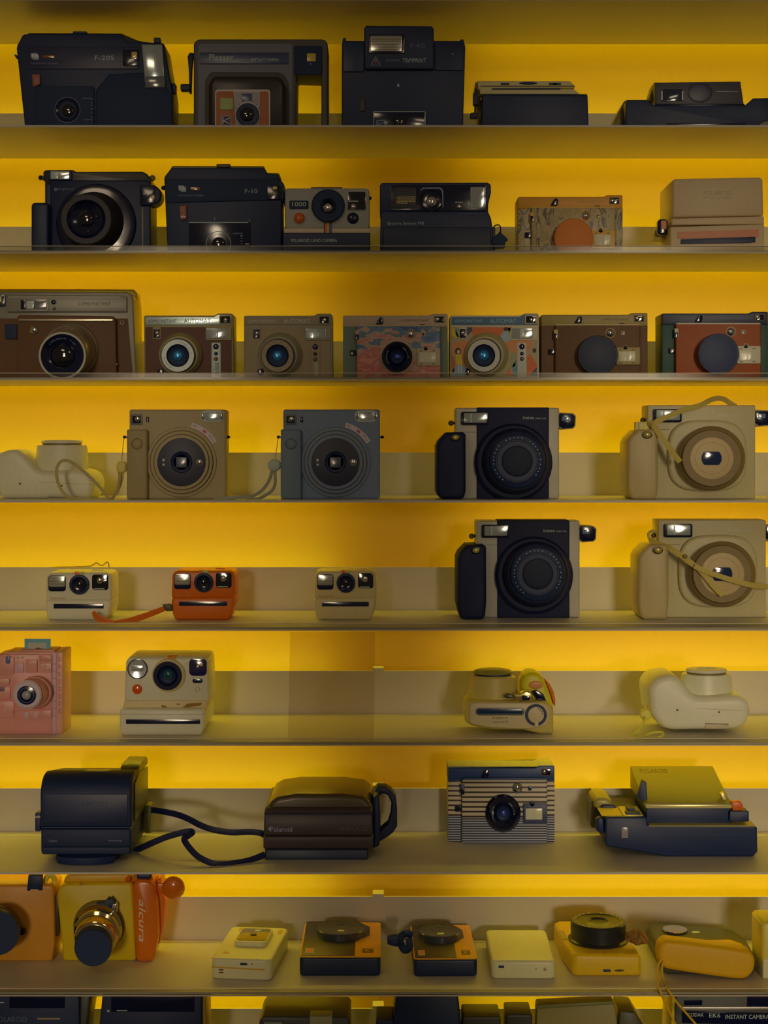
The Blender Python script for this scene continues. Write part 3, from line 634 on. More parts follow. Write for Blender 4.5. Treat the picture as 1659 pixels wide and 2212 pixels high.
def arc_text(t, s, cx, cy, r, a0, a1, d, mat, h, part='lettering', parent=None):
    """letters around a ring, from angle a0 to a1 (degrees, clockwise), in the photo's plane"""
    n = len(s)
    bmj = bmesh.new()
    for i, ch in enumerate(s):
        if ch == ' ': continue
        a = R(a0 + (a1 - a0) * (i + .5) / n)
        cu = bpy.data.curves.new('c', 'FONT'); cu.body = ch; cu.size = 1; cu.resolution_u = 1
        ob = bpy.data.objects.new('c', cu); COL.objects.link(ob); bpy.context.view_layer.update()
        me = bpy.data.meshes.new_from_object(ob.evaluated_get(bpy.context.evaluated_depsgraph_get())); bpy.data.objects.remove(ob); bpy.data.curves.remove(cu)
        up = Vector((math.cos(a), math.sin(a))); rt = Vector((math.sin(a), -math.cos(a)))
        if a0 < a1: pass
        for v in me.vertices:
            u = (v.co.x - .3) * h * 1.25; q = (v.co.y - .35) * h * 1.4
            p = up * (r + q) + rt * u
            v.co = t.P(cx + p.x, cy - p.y, d)
        bmj.from_mesh(me); bpy.data.meshes.remove(me)
    me = bpy.data.meshes.new(part); bmj.to_mesh(me); bmj.free(); me.materials.append(mat)
    o = bpy.data.objects.new(part, me); COL.objects.link(o); o.parent = parent or t.o
    return o
def automat(label, xc, Y, T, rim, top, face, ringm, led, ink, base=None, glass=None, deco=None, inner=None):
    t = Thing('instant_camera', label, 3, xc, Y, group='square-fronted cameras with ringed blue lenses'); t.tf(311, 681.5, *T)
    t.ext('body', [(311, B), (311, 684), (313, 681.5), (463, 681.5), (472, 677), (500, 677), (503.5, 680), (504.5, B)], 0, 46, rim, 1)
    t.ext('top_plate', [(314, 685), (461, 685), (472, 679.5), (500, 679.5), (500, 702), (314, 702)], -1, 0, top, .5)
    q = t.box('viewfinder', 473.7, 681, 499, 699.5, -1.8, -1, rim, 1, .3); t.box('viewfinder_glass', 476, 683, 496.5, 697.5, -2.1, -1.8, GLASS, .8, .1, parent=q); t.dome('finder_eye', 487, 690.5, 4.6, -2.1, 1.5, MIRROR, q)
    f = t.ext('face_panel', [(314, B), (314, 707), (500, 707), (500, B)], -1.4, 0, face, .5)
    t.box('switch_recess', 329.8, 707, 347, 732.5, -2.2, -1.4, rim, 2, .2); q = t.box('switch', 331.5, 711, 345, 730, -2.6, -2.2, BLACKG, 1, .1); t.dome('selfie_mirror', 339, 719, 5.6, -2.6, 2.5, MIRROR, q)
    q = t.box('flash_frame', 444, 707, 500, 735, -2.4, -1.4, rim, 1, .3); t.box('flash', 445.5, 709, 490, 731.5, -3.2, -2.4, FLASH, 2, .4, parent=q); t.box('flash_tube', 462, 711, 471, 730, -3.6, -3.2, M('bright_flash', (178, 174, 158), .15), 1, .2, parent=q)
    q = t.ext('sensor_plate', [(456.5, B), (456.5, 742), (458, 740), (475, 740), (476.8, 742), (477, B)], -2.6, -1.4, led, .4)
    for y, r in ((748.8, 6), (764, 4), (775.5, 4.6)):
        t.annulus('sensor_ring', 466.6, y, r + 1, r - .2, -3, -2.6, led, q, 24); t.dome('sensor', 466.6, y, r, -2.6, 1, BLACKG if r != 4.6 else M('smoke_brown', (60, 40, 26), .15, coat=1), q, 20)
    t.text('Lomo Automat', 461, 783, 473, 812, -2.7, ink, q, up=True)
    t.text('LOMO\u2019INSTANT', 321, 690, 382, 696.5, -1.1, ink); t.text('AUTOMAT', 397, 688.5, 455, 698, -1.1, ink)
    t.rings('lens_base', [(390, 765.5, 48, -1.4), (389.5, 765.6, 47, -8), (388.5, 765.8, 44, -12), (387, 766.5, 40, -20)], ringm)
    t.annulus('lens_step', 386.5, 766.8, 43, 38, -14, -8, ringm)
    t.rings('lens_barrel', [(386, 767.2, 37.2, -18), (384.5, 767.8, 36.6, -26), (384.3, 767.9, 35, -26.5)], BLACKG, cap1=False)
    t.annulus('lens_bezel', 384, 768, 35.2, 24.5, -28.5, -25, inner or led)
    t.rings('lens_well', [(384, 768, 24.6, -28.2), (384, 768, 22, -24), (384, 768, 13, -22)], BLACK, cap0=False)
    t.dome('lens', 384, 768.3, 12.6, -22.5, 4, BLUEG)
    arc_text(t, '60mm 1:8', 384, 768, 29.5, 88, 5, -28.8, ink, 3.6); arc_text(t, 'LOMOGRAPHY', 384, 768, 29.5, 255, 185, -28.8, ink, 3.4)
    t.dome('strap_hole', 347.5, 803, 7.4, -1.4, .6, BLACKG)
    if deco: deco(t, f)
    return t
# ================================================================== ROW 3
def row3():
    t = Thing('instant_camera', 'large brown leather and silver camera with a big lens, cut by the left edge', 3, 150, 0.08)
    SG = M('pewter_face', (84, 74, 56), .38, metal=.2); LE = M('brown_leather', (64, 40, 23), .55, grain=.15)
    t.ext('body', [(-24, B), (-24, 630), (276, 631), (284, 636), (287.5, 646), (296, B)], 0, 55, SG, 2)
    t.ext('back_shell', [(-24, B), (-24, 624), (288, 625), (296, 634), (299, 660), (304, B)], 40, 68, M('pewter_back', (110, 84, 20), .3, metal=.3), 2)
    t.ext('top_bar', [(14, 674), (14, 637), (272, 638.5), (274, 641), (274, 674)], -4, 0, SG, 1)
    t.box('top_groove', 18, 641, 260, 642.6, -4.5, -4, M('groove', (120, 108, 84), .3), .5, .1)
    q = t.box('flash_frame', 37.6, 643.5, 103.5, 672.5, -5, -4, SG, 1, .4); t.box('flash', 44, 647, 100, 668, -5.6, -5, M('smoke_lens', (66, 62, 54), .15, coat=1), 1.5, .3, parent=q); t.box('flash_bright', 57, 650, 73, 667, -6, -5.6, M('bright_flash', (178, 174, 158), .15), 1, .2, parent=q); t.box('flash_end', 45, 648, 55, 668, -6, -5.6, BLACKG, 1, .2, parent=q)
    t.annulus('sensor_ring', 115.7, 652.5, 6.4, 5, -4.8, -4, SG, n=24); t.dome('sensor', 115.7, 652.5, 5.2, -4.2, 1, BLACKG, n=20); t.dome('sensor', 117.5, 667, 3, -4.2, .8, BLACKG, n=16)
    t.text('LOMO\u2019INSTANT', 170, 653, 239, 659.5, -4.1, INKB); t.text('WIDE', 226, 662, 238, 666, -4.1, M('tan_print', (110, 96, 66)))
    q = t.box('viewfinder', -20, 636, 11, 662, -3, 0, BLACKG, 3, .5); t.box('finder_glass', -12, 640, 3, 653, -3.5, -3, M('yellow_window', (0, 0, 0)), 1, .2, parent=q)
    t.ext('leather_panel', [(-20, B), (-20, 688), (276, 688), (287, B)], -1, 0, LE, .5)
    t.ext('front_cover', [(37, B), (37, 684), (42, 680), (243, 683), (249, 688), (252, B)], -12, -1, LE, 1.5)
    t.box('chrome_bar', 38, 688, 245, 694.5, -14, -10, M('warm_chrome', (0.5, 0.44, 0.33), .25, metal=1, raw=True), 3, 1)
    t.box('side_grip', 10.6, 700, 37, 732, -5, -1, BLACKS, 1.5)
    t.dome('selfie_mirror', 73, 712.5, 10.6, -12, 5, MIRROR)
    t.annulus('strap_eye', 263.5, 697, 4.6, 3, -2, -1, SG, n=24); t.dome('screw', 251.5, 787, 3, -10.5, 1.5, CHROME, n=16)
    t.rings('lens_base', [(153, 757, 60.5, -12), (153, 757, 58.5, -16), (152, 758, 55, -18), (149, 759, 54, -30), (143, 762, 52, -44), (137, 766, 51, -58), (135, 767.5, 50, -60)], M('pewter_barrel', (92, 76, 52), .3, metal=.4), cap1=False)
    t.annulus('lens_ridge', 147, 760, 57, 52, -30, -22, M('leather_ring', (76, 54, 40), .5)); t.annulus('lens_rim', 134.5, 768, 51.3, 46.5, -62.5, -56, SG)
    t.rings('lens_well', [(134.5, 768, 47.5, -62), (134.5, 768, 40, -58), (134.5, 768, 26, -54)], BLACKG, cap0=False); t.dome('lens', 134.5, 768, 25.5, -55, 5, GLASS)
    arc_text(t, 'LOMOGRAPHY 90mm', 134.5, 768, 37, 140, 40, -59, INKD, 4)

    sil = patches('crumpled_foil', [(100, 104, 112), (160, 156, 150), (120, 122, 128), (180, 174, 160)], 60, rough=.22); sil.node_tree.nodes['Principled BSDF'].inputs['Metallic'].default_value = .65
    automat('brown leather and silver camera with blue-glinting lens and silver sensor strip', 408, .035, (1, 1, 311, 681.5), M('khaki_rim', (96, 80, 44), .4), sil, M('maroon_leather', (64, 38, 28), .55, grain=.15), M('khaki_rim', (0, 0, 0)), M('silver_plate', (168, 168, 170), .3), INKB)
    KH = M('taupe_face', (98, 80, 52), .5)
    automat('all-taupe camera with white lettering and a vivid blue lens', 622, .035, (.99, 1, 527, 682), M('taupe_rim', (94, 82, 56), .42), KH, KH, M('taupe_rim', (0, 0, 0)), KH, M('bright_print', (200, 200, 196)))
    art = M('art_sand', (112, 94, 60), .45)
    def deco(t, f):
        P_ = lambda pts, c, d=-1.9: t.ext('printed_shape', pts, d, -1.3, M('art_%d_%d_%d' % c, c, .45), 0, parent=f)
        P_([(357, 707), (444, 707), (436, 728), (415, 727), (363, 735)], (136, 60, 22)); P_([(314, 745), (320, 738), (346, 736), (354, 745), (350, 770), (340, 790), (330, 780), (318, 765)], (158, 92, 44))
        P_([(347, 707), (358, 707), (359, 714), (348, 725)], (36, 40, 52)); P_([(314, 710), (322, 710), (330, 728), (322, 730), (314, 724)], (150, 120, 24)); P_([(322, 709), (330, 709), (330, 732), (323, 722)], (72, 86, 80))
        P_([(428, 736), (490, 735), (486, 752), (476, 762), (442, 762), (434, 748)], (158, 92, 44)); P_([(443, 763), (455, 763), (452, 790), (440, 798)], (96, 88, 52)); P_([(446, 790), (456, 776), (456, 812), (448, 812)], (52, 84, 80))
        P_([(478, 770), (484, 764), (498, 786), (499, 796), (484, 812), (478, 812)], (146, 60, 24)); P_([(484, 811), (499, 794), (499, 812)], (36, 56, 62)); P_([(430, 812), (438, 797), (450, 812)], (132, 56, 26))
        P_([(316, 800), (322, 792), (340, 790), (346, 800), (344, 812), (316, 812)], (84, 92, 92)); P_([(432, 708), (441, 708), (444, 716), (438, 722)], (160, 136, 28)); P_([(314, 765), (318, 772), (322, 790), (318, 806), (314, 800)], (120, 50, 26))
        g = t.ext('printed_figure', circ(328, 759, 6.5, 8, 16), -2.2, -1.6, M('art_hair', (44, 28, 20), .5), 0, parent=f)
        t.ext('printed_figure', [(322, 765), (334, 765), (337, 780), (336, 787), (324, 788)], -2.4, -1.8, M('art_dress', (170, 136, 20), .45), 0, parent=f); t.ext('printed_figure', circ(329, 760, 3.2, 4.4, 12), -2.6, -2.1, M('art_skin', (150, 130, 100), .45), 0, parent=f)
        for x in (328, 334): t.ext('printed_figure', [(x, 787), (x + 3, 787), (x + 2, 806), (x - 1, 806)], -2.3, -1.8, M('art_legs', (160, 160, 150), .45), 0, parent=f)
        t.ext('printed_figure', [(420, 726), (428, 714), (438, 714), (442, 736), (428, 738)], -2.2, -1.8, M('art_bluegrey', (96, 104, 104), .45), 0, parent=f); t.ext('printed_figure', circ(432, 711, 5, 4.5, 12), -2.4, -2, M('art_hair', (0, 0, 0)), 0, parent=f); t.ext('printed_figure', circ(494, 757, 4, 5, 12), -2.2, -1.8, M('art_hair', (0, 0, 0)), 0, parent=f)
    automat('camera covered in orange, yellow and grey illustrated shapes with a seated girl', 1069, .035, (.995, 1, 972.5, 681.5), M('sand_rim', (128, 110, 78), .42), M('steel_blue', (52, 66, 72), .5), art, M('sand_ring', (112, 96, 58), .42), M('sand_plate', (128, 114, 90), .42), M('pale_blue_print', (92, 112, 120)), deco=deco)

    def dabbed():
        m = patches('dabbed_paint', [(34, 50, 64), (56, 70, 80), (40, 56, 66), (112, 92, 60), (120, 74, 58), (124, 64, 50), (112, 58, 46), (132, 80, 60)], 70, stretch=(.7, 1, 1.5), rough=.35, dist=.35)
        n, l = m.node_tree.nodes, m.node_tree.links
        tc = [x for x in n if x.type == 'TEX_COORD'][0]; cr = [x for x in n if x.type == 'VALTORGB'][0]; nz = [x for x in n if x.type == 'TEX_NOISE'][0]
        sp = n.new('ShaderNodeSeparateXYZ'); mr = n.new('ShaderNodeMapRange'); mr.inputs[1].default_value = 0.0; mr.inputs[2].default_value = 0.07; mr.inputs[3].default_value = 0.17; mr.inputs[4].default_value = -0.15
        ad = n.new('ShaderNodeMath'); l.new(tc.outputs['Object'], sp.inputs[0]); l.new(sp.outputs[2], mr.inputs[0]); l.new(mr.outputs[0], ad.inputs[0]); l.new(nz.outputs['Fac'], ad.inputs[1]); l.new(ad.outputs[0], cr.inputs['Fac'])
        return m
    IMP = dabbed()
    SA = M('sage_plastic', (64, 70, 50), .45); CT = M('tan_top_cover', (116, 94, 66), .42)
    folding('instant_camera', 'camera with sage sides and a pink and blue dabbed-paint front, black lens', 3, 854, .035, (1, 1, 741, 681.6), CT, SA, IMP, CT, CT)
    BN = M('brown_vinyl', (66, 42, 24), .55, grain=.12); KT = M('khaki_cover', (98, 78, 36), .42)
    folding('instant_camera', 'brown vinyl camera with khaki top and a plain dark lens cap', 3, 1285, .03, (1.015, 1, 1169.6, 679.5), KT, BN, BN, M('khaki_trim', (122, 100, 58), .4), None, cap=(M('cap_navy_black', (18, 24, 33), .5), 42.5))
    OR = M('burnt_orange', (98, 42, 8), .5)
    folding('instant_camera', 'camera with green side, orange front and navy lens cap at the right edge', 3, 1546, .03, (1.015, 1, 1430, 677), M('ink_blue_cover', (24, 28, 36), .4), M('bottle_green', (22, 42, 32), .5), OR, M('stone_trim', (120, 104, 80), .4), None,
            mark='LOMO\u2019INSTANT', ink=M('dim_blue_print', (44, 52, 66)), cap=(M('cap_navy', (24, 31, 44), .5), 44), frame=M('stone_frame', (124, 108, 76), .4))
    # second shelf: same folding type in yellow
    LEAF = patches('leaf_print', [(36, 36, 32), (112, 90, 52), (100, 80, 44), (118, 96, 58), (50, 46, 34), (120, 96, 60), (104, 82, 44)], 34, stretch=(1.6, 1, .6), rough=.35, dist=1.8, seed=4)
    YT = M('ochre_cover', (142, 90, 18), .42)
    folding('instant_camera', 'ochre yellow camera with leafy botanical front and round orange lens cap', 2, 1228, .035, (1.0, 1.03, 1119, 425), YT, LEAF, LEAF, M('ochre_trim', (150, 106, 34), .4), None, ink=M('ochre_print', (112, 70, 16)), cap=(M('cap_orange', (160, 80, 22), .5), 42), frame=M('ochre_trim', (0, 0, 0)))
    STR = stripes('striped_shell', (128, 108, 78), (38, 26, 22), 46, 'Z', rough=.45, lo=.62, hi=.78)
    n, l = STR.node_tree.nodes, STR.node_tree.links           # the lower third carries finer, darker stripes
    wv = [x for x in n if x.type == 'TEX_WAVE'][0]; tc = [x for x in n if x.type == 'TEX_COORD'][0]; pb = [x for x in n if x.type == 'BSDF_PRINCIPLED'][0]; cr = [x for x in n if x.type == 'VALTORGB'][0]
    w2 = n.new('ShaderNodeTexWave'); w2.bands_direction = 'Z'; w2.inputs['Scale'].default_value = 92; l.new(tc.outputs['Object'], w2.inputs['Vector'])
    c2 = n.new('ShaderNodeValToRGB'); c2.color_ramp.elements[0].color = alb((40, 36, 42)); c2.color_ramp.elements[1].color = alb((112, 104, 92)); c2.color_ramp.elements[0].position = .45; c2.color_ramp.elements[1].position = .7; l.new(w2.outputs['Fac'], c2.inputs[0])
    sp = n.new('ShaderNodeSeparateXYZ'); l.new(tc.outputs['Object'], sp.inputs[0]); lt = n.new('ShaderNodeMath'); lt.operation = 'LESS_THAN'; lt.inputs[1].default_value = 0.036; l.new(sp.outputs[2], lt.inputs[0])
    mx = n.new('ShaderNodeMix'); mx.data_type = 'RGBA'; l.new(lt.outputs[0], mx.inputs[0]); l.new(cr.outputs[0], mx.inputs[6]); l.new(c2.outputs[0], mx.inputs[7]); l.new(mx.outputs[2], pb.inputs['Base Color'])
    t = folding('instant_camera', 'camera with fine horizontal dark and cream stripes and a navy top', 7, 1083, .155, (1.017, 1.1, 968, 1659), M('navy_cover', (26, 40, 60), .4), STR, STR, M('navy_trim', (34, 44, 60), .4), BLACKG, ink=M('dim_blue_print', (0, 0, 0)), frame=M('navy_frame', (32, 36, 50), .4))
    t.tf(0, 0, 1, 1, 0, 0); t.ext('top_plate', [(968, 1658), (968, 1655), (1158, 1656), (1165, 1653), (1196, 1653), (1196, 1656)], 1, 44, M('cream_top', (112, 100, 70), .4), .4)
# ================================================================== ROW 4
def square_cam(label, dx, Y, C, C2, CR):
    t = Thing('instant_camera', label, 4, 384 + dx, Y, group='square cameras with concentric lens rings'); t.tf(0, 0, 1, 1, dx, 0)
    t.box('body', 279, 884.5, 488, B, 0, 42, C, 5, 3)
    t.ext('grip', [(273.5, B), (273.5, 930), (276, 927.5), (315, 927.5), (318, 931), (318, B)], -11, 30, C2, 4)
    t.box('base_plate', 276, 1070, 486, B, 1, 42, C2, 0, .5)
    q = t.box('flash', 433, 886.5, 483, 911.5, -1.4, 0, M('clear_rim', (150, 142, 118), .15, coat=1), 11, .5); t.box('flash_lamp', 443, 890, 474, 908, -2, -1.4, FLASH, 2, .3, parent=q)
    for a in (435.5, 475.5): t.ext('flash_wing', circ(a + 3, 899, 3.5, 8, 16), -1.9, -1.4, M('smoke_lens', (66, 62, 54), .15, coat=1), .1, parent=q)
    q = t.box('viewfinder', 282, 894.6, 307.5, 918, -1, 0, M('finder_frame_' + label[:5].strip(), C2 and (60, 56, 46), .4), 2, .3); t.box('viewfinder_glass', 286, 898.5, 304, 914.5, -1.4, -1, GLASS, 2, .2, parent=q); t.dome('finder_eye', 297, 905, 6, -1.4, 1.5, MIRROR, q)
    t.box('light_sensor', 316, 899.5, 322, 913, -.6, 0, BLACKG, 3, .2)
    t.rings('lens_base', [(392, 998.4, 76, 0), (392, 998.4, 75, -4), (392, 998.4, 69.5, -5)], CR)
    t.annulus('lens_groove', 392, 998.4, 69.3, 67.6, -5.2, -4, M('groove_umber', (62, 44, 18), .5)); t.rings('lens_tube', [(392, 998.4, 67.5, -4), (392, 998.4, 66.8, -10), (392, 998.4, 61.5, -11)], CR)
    t.annulus('lens_groove', 392, 998.4, 61.2, 59.6, -11.2, -10, M('groove_umber', (0, 0, 0))); t.rings('lens_ring', [(392, 998.4, 59.5, -10), (392, 998.4, 58.5, -16), (392, 998.4, 53, -17)], CR)
    f = t.disc('lens_face', 392, 998.4, 52.3, -17.6, -16, M('face_black', (26, 26, 32), .42), .3, n=56)
    t.rings('lens_well', [(392, 998.4, 23.5, -17.8), (392, 998.4, 22, -18.8), (392, 998.4, 17, -17.6)], BLACK, f, cap0=False)
    t.box('lens', 380, 987.5, 403.5, 1010, -18.6, -17.4, M('square_glass', (46, 46, 46), .2, coat=.4), 1.5, .3, parent=f)
    for y, r in ((994, 3.2), (1003.8, 2.8)): t.dome('metering_eye', 353.4, y, r, -17.6, 1, M('eye_grey', (120, 116, 116), .2), f, 16)
    t.dome('selfie_mirror', 430.7, 998.6, 8.4, -17.6, 2.6, MIRROR, f)
    # curved paper label on the upper right of the lens
    st = [(392 + 88.5 * math.cos(R(a)), 998.4 - 88.5 * math.sin(R(a))) for a in range(75, 29, -4)] + [(392 + 78 * math.cos(R(a)), 998.4 - 78 * math.sin(R(a))) for a in range(31, 78, 4)]
    q = t.ext('paper_label', st, -.5, 0, M('label_paper', (140, 116, 100), .5), 0)
    t.ext('label_mark', [(392 + r * math.cos(R(a)), 998.4 - r * math.sin(R(a))) for r, a in ((86, 56), (86, 50), (80.5, 50), (80.5, 56))], -.8, -.5, M('label_red', (120, 50, 50), .5), 0, parent=q)
    arc_text(t, 'OFF', 392, 998.4, 83.4, 73, 66, -.7, INKB, 4, parent=q); arc_text(t, 'SELFIE', 392, 998.4, 83.4, 45, 33, -.7, INKB, 4, parent=q)
    t.annulus('shutter_ring', 296, 959, 12.3, 11.4, -11.6, -10.5, M('groove_umber', (0, 0, 0)), n=32); t.dome('shutter_button', 296, 959, 11.2, -11, 1.6, C2, n=28)
    for x in (268.5, 493): t.disc('strap_lug', x, 944, 3.4, 18, 22, BLACK, .3, n=16)
    t.box('lug_stem', 487, 942.5, 497, 946.5, 18, 22, BLACK, 1, .2); t.box('lug_stem', 266, 942.5, 280, 946.5, 18, 22, BLACK, 1, .2)
    return t
def wide_cam(label, shelf, T, body, dark, gripm, ring, core, Y, dots, cream=False):
    t = Thing('instant_camera', label, shelf, T[2] + 117 * T[0], Y, group='wide cameras with side grips'); t.tf(983, 880, *T)
    t.box('body', 984, 881, 1208, B, 0, 50, body, 3, 2.5)
    t.ext('back_shell', [(1195, B), (1196, 960), (1206, 955), (1209, 895), (1200, 884), (1150, 880), (1150, B)], 40, 62, M('shell_olive', (104, 84, 26), .4) if not cream else body, 1.5)
    if not cream: t.ext('centre_panel', [(1030, B), (1030, 880), (1186, 880), (1186, B)], -3, 40, dark, 1.5)
    t.ext('side_seam', [(1000, 933), (1030, 933), (1030, 934), (1000, 934)], -.3, 0.2, M('seam_dark', (62, 50, 34)), 0)
    t.ext('grip', [(942.5, 1062), (942.5, 962), (948, 950), (964, 934), (1000, 933), (1006, 938), (1006.5, 1058), (1003, B), (950, B)], -28, 45, gripm, 6)
    q = t.ext('shutter_collar', circ(983, 945.5, 11, 8, 24), -30, -27, M('collar_dark', (44, 34, 18), .3) if cream else BLACKG, .5); t.dome('shutter_button', 984, 945, 7.5, -30, 3, M('button_brass', (140, 118, 52), .2, metal=.5), q, ry=6)
    q = t.box('flash_frame', 996, 889.5, 1055, 918, -5, 0, BLACKG, 4, .6); t.box('flash', 1002, 892, 1051, 913.5, -5.8, -5, FLASH, 1.5, .4, parent=q); t.box('flash_tube', 1016, 893, 1019, 912, -6.2, -5.8, INK, .5, .1, parent=q)
    t.text('instax', 1129.5, 899, 1154, 905.5, -3.2 if not cream else -.2, INK if not cream else M('pale_relief', (160, 146, 112))); t.text('WIDE 300', 1156, 902.3, 1179, 905.5, -3.2 if not cream else -.2, INK if not cream else M('pale_relief', (0, 0, 0)))
    q = t.ext('viewfinder', [(1205, 895), (1210, 891), (1238, 892.5), (1244.5, 898), (1243, 921), (1238, 926), (1214, 928), (1206, 922)], 2, 28, M('finder_rim', (96, 84, 56), .4) if not cream else body, 1.5)
    t.ext('viewfinder_glass', [(1206.5, 897), (1211, 893), (1237, 894.5), (1242, 900), (1241, 919.5), (1236.5, 924), (1215, 925.5), (1207.5, 920)], 1, 2, BLACKG, .4, parent=q); t.box('finder_window', 1214, 900, 1229, 909, .5, 1, M('window_grey', (70, 80, 90), .1, coat=1), 1, .1, parent=q); t.dome('finder_eye', 1221, 904, 2.4, .5, .8, MIRROR, q, 12)
    t.dome('strap_lug', 974, 914, 6, 22, 5, M('lug_dark', (60, 48, 26), .3), n=16); t.box('lug_stem', 974, 911, 986, 917, 20, 26, M('lug_dark', (0, 0, 0)), 1, .3)
    if cream:
        o = []
        for a in range(0, 360, 10):
            c_, s_ = math.cos(R(a)), math.sin(R(a)); k = 1 / (abs(c_) ** 3.2 + abs(s_) ** 3.2) ** (1 / 3.2); o.append((1109 + 82 * c_ * k, 990 - 77 * s_ * k))
        t.ext('lens_bezel', o, -9, 0, body, 4)
        t.rings('lens_tube', [(1117, 996, 70, -8), (1117, 996, 69.5, -18), (1117, 996, 68, -30), (1117, 996, 63, -33)], ring); t.rings('lens_barrel', [(1117, 996, 63, -32), (1117, 996, 60, -42), (1117, 996, 47, -42)], ring)
        t.disc('lens_front', 1117.5, 996, 45.5, -43, -40, core, .8, n=56); t.annulus('front_groove', 1117.5, 996, 35, 34, -43.2, -42.8, M('groove_tan', (104, 82, 46)))
        t.ext('lens', [(1117 + 21 * math.cos(R(a)), 996 + min(14.5, max(-14.5, 21 * math.sin(R(a))))) for a in range(0, 360, 10)], -43.6, -43, M('lens_black_blue', (22, 28, 42), .12, coat=1), .2)
    else:
        t.rings('lens_bezel', [(1109, 999, 84.5, 0), (1109, 999, 84, -8), (1110, 998, 78, -12)], dark); t.rings('lens_tube', [(1112, 997, 72, -10), (1114, 996, 70, -22), (1116, 996, 66, -34), (1116.5, 996, 62, -36)], dark)
        t.rings('lens_front', [(1117, 996, 60, -35), (1117, 996, 58, -44), (1117, 996, 55, -45)], BLACK); t.rings('lens_well', [(1117, 996, 47, -45), (1117, 996, 46, -46.4), (1117, 996, 44, -46.4), (1117, 996, 43, -45.2)], BLACK)
        t.dome('lens', 1117, 996, 34, -45.1, 2, M('lens_dull', (16, 22, 30), .6))
        q = None
        for a in [118, 108, 98, 88, 78] + [57, 47, 38, 29, 18, 4, -8, -18, -26, -36] + [140, 150, 160, 170, 178, 187, 202, 212, 222, 232]:
            x, y = 1117 + 50.6 * math.cos(R(a)), 996 - 50.6 * math.sin(R(a)); t.ext('dial_mark', circ(x, y, 1.25, 1.25, 6), -45.4, -45, M('dot_print', (130, 140, 156)), 0)
    t.box('foot', 1010, 1068, 1200, B, 3, 48, BLACK if not cream else body, 0, .5)
    return t
def mini_lying(label, shelf, xc, Y, T):
    """rounded mini camera lying on its back, lens up, its underside to the viewer"""
    t = Thing('instant_camera', label, shelf, xc, Y, group='white rounded cameras lying lens up'); t.tf(1402, 1438, *T)
    pts = smooth([Vector((x, y, 0)) for x, y in [(1402, 1500), (1404, 1484), (1419, 1467), (1449, 1459.5), (1469, 1467), (1487, 1487), (1502, 1503), (1530, 1506), (1580, 1503), (1601, 1505), (1616, 1515), (1622.5, 1535), (1615, 1559), (1598, 1573), (1568, 1577), (1500, 1577), (1449, 1577), (1425, 1566), (1407, 1540)]], 3)
    t.ext('body', [(p.x, p.y) for p in pts], 0, 88, WHITE, 9, seg=5)
    x = t.X(1540); r = t.X(1596) - x; z1 = t.P(1540, 1451, 60).z * 1000; z0 = t.P(1540, 1509, 40).z * 1000
    t.vring('lens_tube', x, 42, [(r * 1.07, z0 - 12), (r * 1.07, z0), (r * 1.03, z0 + 4), (r * 1.0, z1 - 5), (r * .96, z1), (r * .84, z1 + .6)], WHITE, sy=.72)
    t.vring('lens_neck', x, 42, [(r * .76, z1 - 2), (r * .76, z1 + 4)], M('neck_brown', (70, 54, 30), .4), sy=.74)
    t.vring('lens_front', x, 42, [(r * .76, z1 + 2.6), (r * .80, z1 + 3.4), (r * .80, z1 + 5.6), (r * .76, z1 + 7), (r * .4, z1 + 7.4), (r * .36, z1 + 6), (0, z1 + 6)], WHITE, sy=.76)
    t.box('battery_door', 1524, 1563, 1574, 1574, -.7, .2, M('door_line', (112, 92, 62), .45), 1, .2)
    t.ext('door_slit', [(1523, 1562.4), (1574, 1564), (1574, 1565.2), (1523, 1563.6)], -1, -.2, INKB, 0)
    t.ext('body_seam', [(1505, 1530), (1618, 1535.5), (1618, 1536.2), (1505, 1530.8)], -.25, .1, M('seam_tan', (104, 84, 54)), 0)
    for a, b in ((1463, 1534), (1553, 1538.5)): t.dome('screw', a, b, 2.3, 0, .6, M('screw_dark', (50, 40, 26), .3), n=12)
    return t
